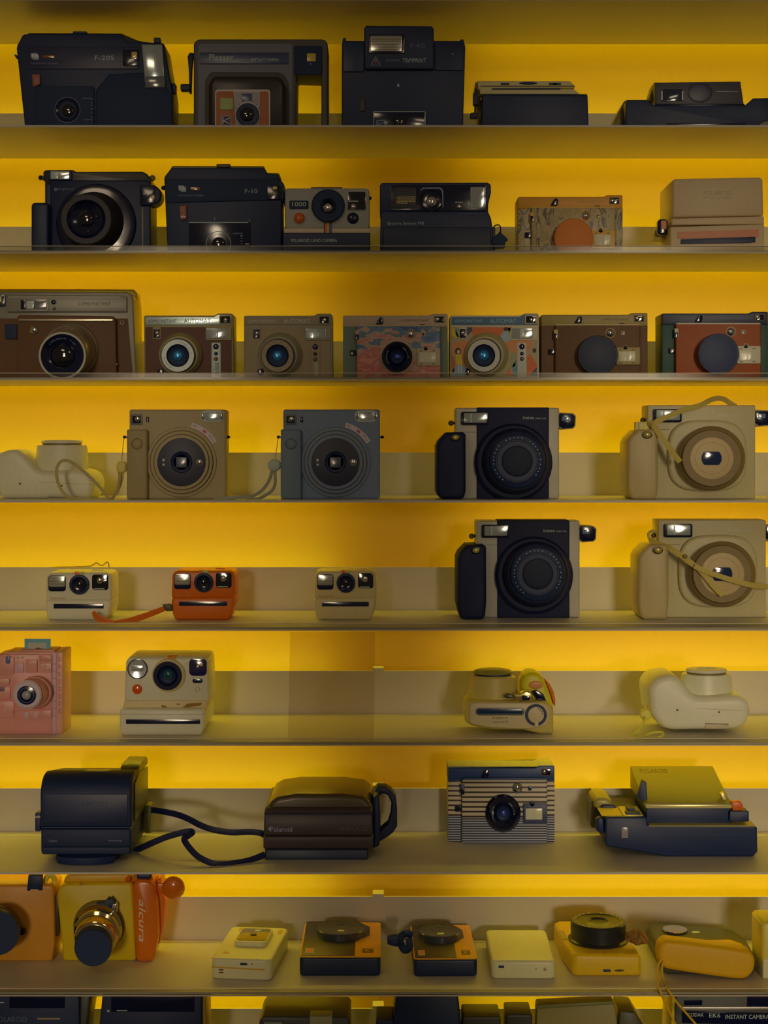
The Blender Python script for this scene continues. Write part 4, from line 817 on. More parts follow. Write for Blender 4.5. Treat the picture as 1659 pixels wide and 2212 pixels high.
def row4():
    SQB = M('sq_beige', (110, 90, 56), .5); SQG = M('sq_slate', (72, 75, 75), .5)
    w = mini_lying('white rounded mini camera lying lens up, at the left edge beside a looped strap', 4, 118, .075, (1, 1, -18, -491 + 1438 + 2))
    t = square_cam('beige square camera with concentric lens rings and a looped cream strap', 0, .06, SQB, M('sq_beige_grip', (100, 80, 46), .5), SQB)
    CORD = M('cord_khaki', (112, 92, 48), .6)
    t.tube('strap_loop', [(268.5, 944, 18), (266, 960, 16), (264, 985, 12), (262, 1000, 10)], M('thin_cord', (92, 62, 20), .5), .9)
    q = t.ext('strap_bead', rr(250, 996, 273, 1022, 10), 2, 14, M('bead_cream', (134, 112, 50), .5), 3)
    t.tube('strap', [(258, 1020, 8), (258, 1038, -6), (253, 1060, -20), (243, 1076, -30), (236, 1077, -36), (210, 1046, -34), (185, 1022, -32), (160, 1002, -30), (144, 994.5, -30), (130, 998, -30), (122, 1016, -30), (126, 1044, -30), (140, 1068, -30), (160, 1077, -34), (200, 1078, -34), (238, 1078, -30), (252, 1062, -12), (262, 1038, 0), (265, 1018, 8)], CORD, 4.2, 1.6)
    t = square_cam('blue-grey square camera with concentric lens rings, cream lanyard at its left', 332.7, .06, SQG, M('sq_slate_grip', (66, 70, 68), .5), SQG)
    t.tf(0, 0, 1, 1, 0, 0)
    t.tube('strap_loop', [(601, 944, 18), (599, 960, 16), (596, 980, 12), (595, 992, 10)], M('thin_cord', (0, 0, 0)), .9)
    t.ext('strap_bead', circ(592.5, 1005, 14.5, 13.5, 28), 2, 12, M('bead_grey', (112, 106, 84), .5), 3)
    LAN = M('lanyard_olive', (100, 92, 64), .6)
    t.tube('strap', [(588, 1016, 6), (582, 1036, -8), (570, 1055, -20), (550, 1070, -32), (528, 1074, -38), (498, 1075, -40), (468, 1079, -42)], LAN, 4.2, 1.8)
    t.tube('strap', [(594, 1018, 6), (594, 1046, -4), (585, 1062, -14), (566, 1074, -26), (550, 1078, -34), (520, 1074, -42), (490, 1079, -46), (462, 1081, -48)], LAN, 4.2, 1.8)
    BLACKW = M('black_grained', (10, 20, 32), .62)
    WS = M('warm_silver', (118, 104, 80), .36, metal=.25)
    wide_cam('black and silver wide camera on the shelf above its lower twin', 4, (1, 1, 983, 880), WS, BLACKW, BLACKW, BLACKW, BLACKW, .07, True)
    CB = M('cream_body', (122, 104, 66), .42); CRING = M('ring_brown', (84, 64, 34), .5); CC = M('front_cream', (124, 98, 58), .45)
    t = wide_cam('cream wide camera with brown lens ring, strap arching over its top', 4, (1.04, 1, 1398, 874), CB, CB, M('cream_grip', (116, 94, 54), .42), CRING, CC, .07, False, cream=True)
    t.tf(0, 0, 1, 1, 0, 0); SM = M('strap_cream', (122, 100, 42), .6)
    t.box('strap_buckle', 1372, 911, 1404, 931, -14, -4, M('buckle_cream', (128, 108, 50), .4), 3, 1); t.box('buckle_bar', 1380, 913, 1392, 928, -16, -12, M('buckle_cream', (0, 0, 0)), 2, .6)
    t.tube('strap', [(1402, 922, -16), (1420, 910, -20), (1449, 897, -16), (1481, 884, -10), (1512, 876, -4), (1535, 864, 6), (1552, 860, 14), (1567, 864, 22), (1580, 873, 28), (1590, 878, 32)], SM, 7, 1.4)
    t.tube('strap', [(1402, 918, -18), (1410, 916, -24), (1424, 937, -32), (1441, 960, -38), (1455, 980, -44), (1469, 998, -50)], SM, 7.5, 1.4)
    t = wide_cam('black and silver wide camera on the shelf below its upper twin', 5, (1, 1, 1027.5, 1124), WS, BLACKW, BLACKW, BLACKW, BLACKW, .115, True)
    t = wide_cam('cream wide camera with strap crossing its lens, at the right edge', 5, (1.04, 1.02, 1421, 1122), CB, CB, M('cream_grip', (0, 0, 0)), CRING, CC, .115, False, cream=True)
    t.tf(0, 0, 1, 1, 0, 0)
    t.tube('strap_loop', [(1420, 1160, 14), (1414, 1170, 6), (1404, 1166, 0), (1401, 1154, 0), (1408, 1147, 0), (1418, 1150, 6), (1422, 1156, 16)], M('buckle_cream', (0, 0, 0)), 4)
    t.tube('strap', [(1404, 1166, -4), (1425, 1176, -16), (1446, 1184, -30), (1472, 1200, -38), (1500, 1222, -44), (1517, 1236, -48), (1540, 1264, -50), (1561, 1286, -50)], SM, 7.5, 1.4)
    t.tube('strap', [(1500, 1222, -50), (1517, 1231, -51), (1549, 1243, -52), (1585, 1254, -52), (1618, 1263, -48), (1640, 1266, -40), (1668, 1268, -30)], SM, 7, 1.4)
    t.dome('strap_stud', 1480, 1202, 5, -42, 2, M('stud_olive', (80, 66, 28), .4), n=16)
# ================================================================== ROW 5
def go(label, T, C, xc, rim, group=None):
    t = Thing('instant_camera', label, 5, xc, .085, group='small rounded cameras'); t.tf(98, 1236, *T)
    t.ext('upper_body', [(98, 1298), (99.5, 1248), (103, 1240), (110, 1236.5), (231, 1236), (238, 1240), (241, 1248), (241.5, 1292), (240, 1298)], 0, 58, C, 4)
    t.ext('lower_body', [(101, 1334), (98, 1310), (97.5, 1296), (240.5, 1294), (240.5, 1310), (236, 1326), (228, B), (108, B)], -3, 58, C, 4)
    q = t.box('flash', 104.2, 1243, 142, 1277.5, -.8, 0, BLACKG, 6, .3); t.box('flash_lamp', 105.5, 1244.5, 140.5, 1268, -1.4, -.8, FLASHH, 4, .3, parent=q)
    t.disc('lens_surround', 170.7, 1263, 21.6, -4, 0, BLACK, 1, n=48); t.rings('lens_barrel', [(170.7, 1263, 17, -4), (170.7, 1263, 16, -7), (170.7, 1263, 10, -6)], BLACKG, cap0=False); t.dome('lens', 170.7, 1262.5, 9.5, -6, 3, GLASS)
    q = t.box('viewfinder', 198.6, 1241, 234, 1274.5, -.8, 0, GLASS, 6, .3); t.dome('finder_eye', 215, 1254, 7, -.8, 2, MIRROR, q); t.box('finder_edge', 202, 1271, 226, 1273, -1.4, -.8, INK, 1, .1, parent=q)
    t.box('film_slot', 115.7, 1304.5, 223.7, 1314.5, -3.8, -3, BLACKG, 1.5, .3)
    for i, c in enumerate(((150, 60, 20), (170, 96, 30), (150, 120, 40), (110, 110, 50))): t.ext('rainbow_stripe', [(161 + i * 5, 1242), (161 + i * 5, 1235.6), (166 + i * 5, 1235.6), (166 + i * 5, 1242)], -.4, 10, M('go_stripe%d' % i, c, .4), 0)
    t.text('Polaroid', 109, 1289.5, 132, 1294, -.1 if True else 0, rim); t.text('Go', 134, 1289.5, 142, 1294, -.1, rim)
    t.box('shutter_button', 198, 1231, 218, 1238, 22, 34, C, 2, .8)
    return t
def row5():
    PR = M('tan_print2', (110, 70, 20), .5)
    t = go('small white rounded camera at the far left of its shelf', (1, 1, 98, 1236), WHITE, 170, PR)
    t.tube('top_cord', [(112, 1226, 30), (180, 1224, 34), (198, 1222, 36), (208, 1216, 38), (220, 1222, 40), (232, 1214, 40), (236, 1226, 40)], M('cord_yellow', (150, 116, 16), .5), 2)
    t = go('small orange rounded camera with an orange wrist strap', (.957, .98, 370, 1232), ORANGE, 438, M('orange_print', (170, 96, 20), .5))
    t.tf(0, 0, 1, 1, 0, 0); OS = M('strap_orange', (196, 88, 8), .45)
    t.ext('strap_buckle', [(350, 1306), (366, 1305), (372, 1308), (372, 1320), (359, 1321)], -4, 6, M('buckle_dark', (46, 38, 14), .4), 1)
    t.tube('strap', [(356, 1313, 0), (340, 1318, -6), (312, 1328, -14), (280, 1338, -22), (256, 1343, -27), (246, 1346, -30), (226, 1338, -30), (212, 1332, -28), (202, 1322, -24)], OS, 4.6, 2.4)
    t.tube('strap', [(356, 1316, -2), (340, 1323, -8), (312, 1334, -16), (280, 1344, -24), (256, 1350, -30), (244, 1350, -34), (222, 1344, -34), (206, 1333, -30), (202, 1322, -24)], OS, 4.6, 2.4)
    go('small cream rounded camera at the middle of its shelf', (.937, .98, 679, 1233), M('go_cream', (132, 110, 66), .38), 745, PR)
# ================================================================== ROW 6
def row6():
    PK = M('brick_pink', (158, 96, 74), .35); PK2 = M('brick_pink_light', (172, 112, 84), .35); PD = M('brick_pink_dark', (120, 64, 40), .45); LV = M('brick_lilac', (128, 92, 84), .4)
    t = Thing('toy_brick_camera', 'pink model camera made of toy bricks with a photo card sticking out of its top', 6, 60, .055, cat='toy camera')
    t.ext('body', [(-12, B), (-12, 1417), (10, 1414), (112, 1414), (112, B)], 0, 60, PK, .8)
    t.ext('film_strip_side', [(112, B), (112, 1412), (121, 1410), (121, B)], 2, 60, LV, .4); t.ext('film_strip_side', [(121, B), (121, 1411), (135, 1409), (135, B)], 3, 60, PK2, .4)
    t.ext('back_shell', [(118, B), (118, 1405), (140, 1403), (140, B)], 28, 62, PK2, .6); t.box('top_plate', 12, 1409, 130, 1415, 4, 55, PK2, 1, .4); t.box('top_plate', 42, 1404, 118, 1410, 12, 50, PK, 1, .4)
    for j in range(8):
        for k in (0, 1): t.box('film_hole', 125.5, 1420 + j * 16 + k * 5, 131, 1422.5 + j * 16 + k * 5, 2.6, 3, PD, 0, 0)
    for j in range(8): t.box('strip_band', 112.5, 1432 + j * 16, 121, 1436 + j * 16, 1.6, 2, M('band_mauve', (112, 84, 84), .4), 0, 0)
    for x0, y0, x1, y1, d, m in ((-10, 1420, 30, 1456, -3, PK), (30, 1430, 51, 1434, -2.5, PK2), (33, 1433, 51, 1453, -3, LV), (55, 1425, 80, 1453, -3.4, PK), (60, 1427, 78, 1440, -4, PK2), (83, 1417, 111, 1431, -2.4, PK), (83, 1433, 111, 1453, -2.4, PK2), (-10, 1466, 20, 1478, -3, PK2), (-10, 1484, 22, 1510, -2.4, PK), (-10, 1515, 30, 1550, -2.4, PK), (36, 1536, 110, 1553, -2, PK), (52, 1538, 62, 1552, -2.6, LV), (72, 1538, 80, 1552, -2.6, LV), (84, 1534, 111, 1552, -2.6, PK)):
        t.box('brick', x0, y0, x1, y1, d, .1, m, 0, .3)
    t.box('finder_hole', 12, 1417, 22, 1434, -4, 0, M('slate_hole', (60, 56, 62), .3), 4, .3); t.box('grille', -10, 1484, 9, 1493, -3.6, -2, M('mauve_hole', (74, 48, 52), .4), 0, .2)
    for x, y in ((5, 1526), (28, 1538), (98, 1439), (96, 1447), (106, 1447)): t.ext('peg_hole', circ(x, y, 1.8, 1.8, 10), -3, -2, PD, 0)
    t.text('instax', 86, 1418, 109, 1429, -2.5, PD)
    for x in (37, 47): t.dome('rivet', x, 1420.5, 2, -3, 1, M('rivet_cream', (190, 170, 130), .3), n=12)
    t.rings('lens_base', [(76, 1496, 36, 0), (76, 1496, 35.5, -10), (75, 1496, 33.5, -13)], PK2); t.rings('lens_tube', [(72, 1497, 33, -10), (66, 1498.5, 32, -30), (64, 1499, 30, -36)], PK)
    t.rings('lens_front', [(60, 1500, 31, -34), (59.5, 1500.5, 30.5, -42), (59, 1501, 27, -44)], M('translucent_mauve', (142, 112, 98), .2)); t.annulus('lens_edge', 59.5, 1500.5, 31.5, 29, -41, -35, M('rim_peach', (190, 160, 120), .3))
    q = t.disc('lens_plate', 57, 1502, 20.3, -46, -43, BLACKG, .5); t.annulus('lens_print', 57, 1502, 16.4, 15.4, -46.3, -45.9, INKD, q); t.dome('lens', 57, 1502, 10, -46, 4, M('toy_glass', (100, 90, 76), .08, coat=1), q)
    c = t.ext('photo_card', [(53, 1412), (53, 1380), (109, 1380), (109, 1412)], 24, 25.5, M('card_teal', (66, 104, 104), .5), 0)
    t.ext('card_picture', [(60.5, 1406), (60.5, 1388), (100, 1388), (100, 1406)], 23.6, 24, M('card_paper', (120, 108, 84), .5), 0, parent=c)
    for x, r in ((82, 8), (91, 6)): t.ext('card_figure', [(x + r * math.cos(R(a)), 1405 - r * .75 * math.sin(R(a))) for a in range(0, 181, 20)], 23.2, 23.6, M('card_dark', (48, 34, 24), .5), 0, parent=c)

    t = Thing('instant_camera', 'white camera with round flash, central lens and orange button above a long film slot', 6, 362, .06)
    t.ext('upper_body', [(268, 1520), (269, 1488), (271.5, 1430), (278, 1421), (284, 1420), (440, 1420), (447, 1424), (449.5, 1432), (452.5, 1512), (448, 1520)], 0, 80, WHITE, 4)
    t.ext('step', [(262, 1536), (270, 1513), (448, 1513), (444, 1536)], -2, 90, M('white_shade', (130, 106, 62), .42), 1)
    t.ext('base', [(258, 1574), (258, 1534), (262, 1531.5), (438, 1531.5), (441, 1536), (441, 1574), (434, B), (264, B)], -14, 98, WHITE, 3)
    t.ext('base_seam', [(258, 1542.5), (441, 1543), (441, 1544), (258, 1543.4)], -14.3, -13.8, M('seam_tan', (0, 0, 0)), 0)
    t.box('film_slot', 272, 1554, 432, 1564, -14.8, -14, BLACKG, .5, .3)
    q = t.disc('flash', 297, 1445, 22, -1.2, 0, BLACKG, .4); t.rings('flash_dish', [(297, 1445, 20, -1.3), (297, 1445, 19.5, -2.6), (297, 1445, 8, -1.6)], M('dish_silver', (150, 142, 120), .15, metal=.4, coat=1), q, cap0=False); t.box('flash_tube', 284, 1438, 309, 1450, -3, -2, FLASH, 2, .4, parent=q)
    t.rings('lens_ring', [(364.5, 1458.5, 36.5, 0), (364, 1459, 35.5, -5), (363.5, 1459.2, 32, -7)], M('ring_cream', (140, 116, 66), .38)); t.rings('lens_barrel', [(362, 1460, 31.7, -6), (361.7, 1460, 31, -10), (361.7, 1460, 22, -10), (361.7, 1460, 19, -8)], BLACKG); t.rings('lens_collar', [(361.7, 1460, 19, -9), (361.7, 1460, 17, -11), (361.7, 1460, 11, -9)], BLACK, cap0=False); t.dome('lens', 363, 1458, 11, -9.4, 4, M('green_glass', (14, 44, 40), .04, coat=1))
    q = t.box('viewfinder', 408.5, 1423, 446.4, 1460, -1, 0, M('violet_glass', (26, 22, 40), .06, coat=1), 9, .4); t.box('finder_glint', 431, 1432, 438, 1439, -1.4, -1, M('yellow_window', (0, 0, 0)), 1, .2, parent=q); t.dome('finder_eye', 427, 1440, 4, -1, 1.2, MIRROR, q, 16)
    q = t.box('display', 415.7, 1466, 437.5, 1475.5, -.8, 0, BLACKG, 4.5, .3)
    for x in (421.5, 427, 430.5, 434): t.dome('display_dot', x, 1470, 1, -.8, .3, INK, q, 8)
    t.annulus('button_ring', 426.5, 1489.6, 5.3, 4.5, -.8, 0, M('seam_olive', (96, 80, 40)), n=24); t.dome('shutter_button', 296.4, 1489, 11, 0, 2.4, M('button_rust', (168, 62, 12), .2, coat=1))
    for i, c in enumerate(((150, 90, 14), (140, 60, 12), (150, 80, 14), (120, 70, 14))): t.ext('rainbow_stripe', [(357 + i * 5.4, 1424), (359 + i * 5.4, 1419.4), (364 + i * 5.4, 1419.4), (362.4 + i * 5.4, 1424)], -.4, 20, M('now_stripe%d' % i, c), 0)
    for pts in ([(348, 1523), (354, 1524), (361, 1526), (360, 1529), (350, 1528)], [(381, 1520), (388, 1520), (387, 1523), (382, 1522)], [(394, 1528), (405, 1520), (436, 1518), (434, 1524), (412, 1527), (405, 1529)]): t.ext('scuff', pts, -2.4, -1.9, M('scuff_brown', (92, 60, 14), .6), 0)

    YC = M('lemon_cream', (122, 100, 44), .4)
    t = Thing('instant_camera', 'yellow-cream camera lying lens up with a ringed dial and orange grip pad', 6, 1098, .05)
    t.ext('body', [(1004, 1560), (1006, 1522), (1016, 1514), (1180, 1516), (1196, 1528), (1196, B), (1168, B), (1130, 1577), (1060, 1576), (1020, 1568)], 4, 70, YC, 4)
    t.ext('front_plate', [(1014, 1562), (1014, 1524), (1024, 1518), (1170, 1518), (1186, 1530), (1188, 1552), (1180, 1568), (1150, 1574), (1120, 1575), (1060, 1572), (1026, 1566)], 0, 4, CREAM, 2)
    t.box('film_slot', 1027, 1529, 1133, 1545.5, -.8, 0, M('slot_rim', (60, 56, 44), .3), 8, .3); t.box('slot_mouth', 1031, 1532, 1129, 1541.5, -1.2, -.8, M('slot_blue_black', (20, 32, 42), .2), 4, .2)
    t.annulus('dial_ring', 1158, 1544.5, 23.5, 18, -2, 0, BLACK); t.disc('dial', 1158, 1544.5, 17.5, -1.6, 0, CREAM, .5); t.box('dial_pointer', 1155, 1561, 1163, 1570, -2.3, -.5, CREAM, 1, .2)
    for a in (70, 50, 30, 10): t.ext('dial_mark', circ(1158 + 14 * math.cos(R(a)), 1544.5 - 14 * math.sin(R(a)), 1.6, 1.6, 8), -1.9, -1.6, M('green_black', (36, 50, 34)), 0)
    t.text('FUJIFILM', 1064, 1549, 1097, 1554.5, -.1, INKB); t.text('instax mini 70', 1064.5, 1557, 1096.5, 1561.5, -.1, INKB)
    x = t.X(1069); r = (t.X(1121) - x); z = lambda py, d=40: t.P(1069, py, d).z * 1000
    t.vring('lens_tube', x, 40, [(r * 1.08, z(1520)), (r * 1.06, z(1495)), (r * 1.0, z(1474)), (r * .98, z(1462)), (r * .86, z(1458))], YC, sy=.72); t.vring('lens_neck', x, 40, [(r * .78, z(1464)), (r * .78, z(1451))], BLACK, sy=.74)
    t.vring('lens_front', x, 40, [(r * .78, z(1455)), (r * .85, z(1452.5)), (r * .86, z(1450.5)), (r * .7, z(1446)), (r * .4, z(1443.5)), (0, z(1443.5))], M('front_olive', (92, 80, 30), .35), sy=.76)
    g = [(1126, 1516), (1126, 1475), (1132, 1460), (1144, 1453.5), (1158, 1454), (1172, 1462), (1182, 1482), (1190, 1504), (1196, 1526), (1196, 1540)]
    t.ext('grip', g, 22, 72, M('grip_yellow_lit', (150, 128, 20), .4), 6); t.ext('grip_pad', [(1178, 1470), (1188, 1478), (1196, 1494), (1200, 1512), (1199, 1528), (1190, 1500)], 28, 60, M('pad_orange', (160, 74, 14), .5), 1.5)  # yellow light falling on the grip is put into its colour
    t.ext('shutter_button', circ(1158, 1480, 15, 8.5, 24), 19, 23, M('salmon_button', (156, 92, 44), .4), 1)
    t.ext('finder_cover', [(1109, 1503), (1122, 1499), (1136, 1492), (1148, 1496), (1155, 1512), (1140, 1516), (1118, 1512)], -1, 16, M('gold_chrome', (.8, .68, .25), .18, metal=.8, raw=True), 2); t.box('finder_eye', 1128, 1503, 1144, 1513, -2, -1, BLACKG, 2, .3)
    t.ext('switch', [(1089, 1506), (1096, 1500), (1108, 1502), (1112, 1508), (1096, 1509)], 0, 12, M('switch_dark', (40, 38, 26), .3), .8); t.ext('side_window', [(1147, 1494), (1160, 1491), (1174, 1500), (1181, 1516), (1160, 1512), (1152, 1500)], 14, 24, BLACKG, 1)

    t = mini_lying('white rounded mini camera lying lens up with a coiled cream wrist cord', 6, 1512, .055, (1, 1, 1402, 1438))
    t.tf(0, 0, 1, 1, 0, 0); CY = M('cord_cream', (140, 120, 40), .55)
    t.tube('cord', [(1400, 1512, 30), (1399, 1526, 22), (1397, 1538, 14)], CY, .9); t.disc('strap_bead', 1395, 1544.5, 12, 4, 14, CY, 2.5, n=28)
    t.tube('strap', [(1394, 1548, 2), (1389, 1562, -8), (1376, 1576, -18), (1370, 1587, -24), (1378, 1594, -30), (1400, 1595, -32), (1425, 1592, -30), (1433, 1585, -24), (1425, 1581, -20), (1405, 1584, -16), (1392, 1590, -18)], CY, 3, 2)
    t.tube('strap', [(1396, 1552, 2), (1386, 1567, -6), (1378, 1582, -14), (1374, 1590, -24), (1390, 1597, -34), (1415, 1596, -34), (1432, 1588, -28)], CY, 3, 2)

    # clear acrylic divider sheet standing on this shelf
    t = Thing('acrylic_sheet', 'clear smoky acrylic sheet standing upright between the white camera and dark centre', 6, 716, .02, cat='acrylic sheet')
    m = bpy.data.materials.new('smoky_acrylic'); m.use_nodes = True; n = m.node_tree.nodes; l = m.node_tree.links; n.clear()
    o_ = n.new('ShaderNodeOutputMaterial'); tr = n.new('ShaderNodeBsdfTransparent'); tr.inputs[0].default_value = (.95, .92, .88, 1); df = n.new('ShaderNodeBsdfDiffuse'); df.inputs[0].default_value = (.35, .24, .2, 1); mx = n.new('ShaderNodeMixShader'); mx.inputs[0].default_value = .06
    l.new(tr.outputs[0], mx.inputs[1]); l.new(df.outputs[0], mx.inputs[2]); l.new(mx.outputs[0], o_.inputs[0])
    t.ext('sheet', [(622, B), (627, 1366), (810, 1366), (808, B)], 0, 1.5, m, 0)
# ================================================================== ROW 7
def row7():
    t = Thing('instant_camera', 'boxy black camera seen with its curved flap shut, strap running right', 7, 185, .045)
    FL = M('flap_black', (16, 24, 36), .55); SD = M('side_olive', (52, 46, 24), .4)
    t.sec('body', 88, 283, [(2, 1846), (0, 1838), (0, 1790), (145, 1790), (150, 1846)], FL, 3)
    t.sec('flap', 87, 284, [(-1, 1787), (-1, 1716), (2, 1700), (9, 1687), (20, 1679), (34, 1677), (140, 1706), (148, 1787)], FL, 3)
    t.sec('finder_hump', 238, 283, [(60, 1700), (75, 1682), (90, 1677), (144, 1680), (149, 1700)], SD, 3)
    t.sec('top_window', 170, 222, [(30, 1677.5), (30, 1675.5), (70, 1686), (70, 1690)], M('window_olive', (70, 60, 14), .3), .3)
    t.box('flap_seam', 90, 1786, 282, 1789, -1.4, 0, BLACK, 0, 0); t.box('flap_inset', 96, 1716, 276, 1778, -1.8, -1, M('inset_black', (20, 24, 36), .4), 3, .4)
    t.vring('front_foot', t.X(185), 0, [(34, 0.3), (38, 1), (40, 6), (40, 10), (30, 12)], BLACK, sy=.38)
    t.box('lower_step', 92, 1830, 280, 1846, -3, 0, FL, 0, 1)
    t.text('Close', 105.5, 1814, 123, 1818.5, -.1, M('plum_print', (92, 78, 84))); t.text('OneStep', 234, 1814, 263, 1818.5, -.1, M('plum_print', (0, 0, 0)))
    t.text('POLAROID', 138, 1731, 232, 1744, -1.9, M('relief_black', (30, 34, 48)))
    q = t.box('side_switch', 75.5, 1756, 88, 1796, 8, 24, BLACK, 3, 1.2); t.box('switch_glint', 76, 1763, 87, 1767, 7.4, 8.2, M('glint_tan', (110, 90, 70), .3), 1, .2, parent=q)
    t.sec('side_plate', 283, 287, [(20, 1780), (20, 1700), (60, 1690), (132, 1700), (132, 1780)], SD, .5)
    ST = M('strap_black', (15, 20, 32), .5)
    t.tube('strap', [(322, 1752, 100), (330, 1750, 96), (352, 1753, 80), (380, 1759, 70), (405, 1768, 60), (432, 1782, 50), (460, 1792, 44), (500, 1798, 42), (540, 1797, 44), (565, 1800, 44), (572, 1806, 48)], ST, 8.5, 1.4)
    t.tube('strap', [(286, 1841, 60), (300, 1834, 50), (326, 1822, 36), (360, 1808, 30), (395, 1798, 26), (412, 1796, 24), (415, 1799, 20), (402, 1808, 14), (398, 1814, 8), (408, 1830, 0), (425, 1848, -8), (446, 1860, -14), (470, 1867, -16), (505, 1865, -10), (540, 1858, 0), (572, 1846, 12)], ST, 8.5, 1.4)
    t.box('strap_lug', 312, 1740, 326, 1800, 95, 118, M('lug_olive', (70, 62, 30), .4), 3, 1)

    t = Thing('instant_camera', 'dark brown-black camera with domed top and a hand strap at right', 7, 690, .06)
    DB = M('body_umber', (44, 34, 30), .42); DT = M('top_umber', (54, 42, 26), .25)
    t.sec('base', 572, 795, [(0, B), (2, 1836), (12, 1828), (130, 1828), (130, B)], M('base_dark', (20, 26, 34), .4), 2)
    t.sec('front_panel', 569, 806, [(0, 1834), (-2, 1829), (-2, 1808), (0, 1806), (120, 1806), (120, 1834)], DB, 2)
    t.sec('body', 568, 807, [(-1, 1805), (-1, 1766), (3, 1752), (8, 1746), (130, 1746), (134, 1805)], DB, 2.5, taper=2)
    A = []
    for a in range(0, 181, 9): A.append((690 - 112 * math.cos(R(a)), 1748 - 30 * math.sin(R(a)) ** .45))
    t.ext('upper_shell', [(577, 1760), (578, 1742), (586, 1730), (600, 1722), (640, 1716), (740, 1716), (785, 1722), (798, 1732), (805, 1745), (806, 1760)], 8, 125, DT, 7, seg=5)
    t.ext('flash_hood', [(594, 1730), (603, 1720), (622, 1714), (760, 1714), (790, 1718), (802, 1730)], 45, 122, DT, 5, seg=4)
    t.box('seam', 570, 1757, 806, 1758.2, -1.6, 4, BLACK, 0, 0)
    t.text('Polaroid', 584, 1785.5, 631, 1797, -1.2, M('plum_print2', (98, 90, 92))); t.ext('emblem', [(578.5, 1790.5), (582, 1787), (585, 1790.5), (582, 1794)], -1.3, -1, M('plum_print2', (0, 0, 0)), 0); t.text('IMPULSE', 735, 1787, 795, 1794.5, -1.2, M('faint_plum', (58, 48, 46)))
    q = t.ext('strap_mount', [(806, 1834), (806, 1722), (818, 1716), (822, 1780), (820, 1828)], 20, 90, BLACK, 3)
    t.ext('hand_strap', [(806, 1722), (814, 1699), (832, 1700), (846, 1708), (855, 1722), (858, 1750), (858, 1785), (850, 1798), (838, 1808), (818, 1820), (808, 1815), (820, 1795), (838, 1780), (844, 1760), (846, 1735), (838, 1718), (826, 1714), (818, 1722)], 45, 70, M('hand_strap_black', (18, 23, 34), .5), 2)

    t = Thing('instant_camera', 'black camera lying flat with a sloped silver lid and an orange-red shutter button', 7, 1470, .075)
    LID = M('lid_olive', (84, 70, 26), .5); SI = M('silver_tan', (128, 108, 60), .3, metal=.3)
    t.ext('base', [(1312, 1829), (1307, 1822), (1307, 1770), (1310, 1765), (1397, 1765), (1400, 1783), (1630, 1784), (1636, 1789), (1637, 1840), (1628, B), (1440, B), (1370, 1838)], 0, 120, BLACK, 2.5)
    t.ext('base_top_plate', [(1401, 1785.5), (1401, 1783), (1630, 1783), (1634, 1786)], -.3, 118, M('plate_olive', (96, 80, 36), .4), .4)
    t.ext('middle_block', [(1396, 1784), (1396, 1742), (1578, 1742), (1582, 1784)], 14, 110, BLACK, 1.5)
    t.sec('lid', 1394, 1583, [(10, 1746), (10, 1738.5), (125, 1697), (128, 1697), (128, 1746)], LID, 1)
    t.box('lid_edge', 1395, 1738.5, 1581, 1746, 8.8, 10.5, SI, .5, .4)
    pts = []
    za, zc = t.P(1405, 1738.5, 0).z * 1000, t.P(1405, 1697, 0).z * 1000
    t.text('POLAROID', t.X(1412), 104, t.X(1475), 116, 0, M('relief_olive', (60, 48, 16)), top=(za, 10, (zc - za) / 115))
    t.ext('lid_side_wedge', [(1400, 1748), (1376, 1720), (1388, 1686), (1396, 1690)], 20, 30, BLACK, .5)
    q = t.box('release_body', 1576, 1752, 1618, 1775, 8, 30, BLACK, 3, 1); t.ext('shutter_button', [(1583, 1753), (1580, 1733), (1600, 1731), (1605, 1739), (1606, 1752)], 12, 24, M('orange_red', (186, 76, 16), .35), 1, parent=q)
    t.ext('side_latch', [(1556, 1715), (1564, 1712), (1572, 1735), (1568, 1740)], 20, 30, SI, .6)
    c = t.X(1310); 
    t.plan('electric_eye_panel', rr(t.X(1301), 6, t.X(1347), 55, 2), 53.8, 55, M('panel_gold', (160, 124, 16), .3), .4); t.plan('dial_panel', rr(t.X(1349), 6, t.X(1392), 60, 2), 53.8, 54.8, SI, .4); t.plan('dial_block', rr(t.X(1355), 12, t.X(1386), 24, 1), 54.7, 57, BLACK, .4); t.plan('dial_knob', rr(t.X(1362), 24, t.X(1378), 46, 1), 54.7, 60, BLACK, .8)
    t.ext('grip_barrel', [(1284, 1748), (1284, 1732), (1290, 1724), (1308, 1723), (1322, 1728), (1328, 1748)], 55, 120, M('barrel_olive', (100, 84, 34), .35), 5)
    t.ext('barrel_end', [(1296, 1752), (1298, 1742), (1304, 1739), (1326, 1739), (1332, 1744), (1333, 1752)], 50, 58, BLACK, 1.5)
    t.ext('barrel_shell', [(1276, 1790), (1278, 1735), (1286, 1722), (1300, 1721), (1300, 1790)], 66, 118, M('shell_dark', (56, 48, 30), .4), 5)
    t.box('sensor_window', 1342.5, 1787.5, 1357, 1810, -1, 0, M('sensor_taupe', (92, 78, 68), .15, coat=1), 2, .3); t.ext('side_knob', [(1289, 1795), (1289, 1771), (1294, 1766), (1304, 1767), (1306, 1800), (1298, 1800)], 6, 20, BLACK, 2)
    t.ext('lens_door_line', [(1402, 1803), (1620, 1803), (1620, 1803.8), (1402, 1803.8)], -.3, 0, M('line_navy', (26, 36, 50)), 0)

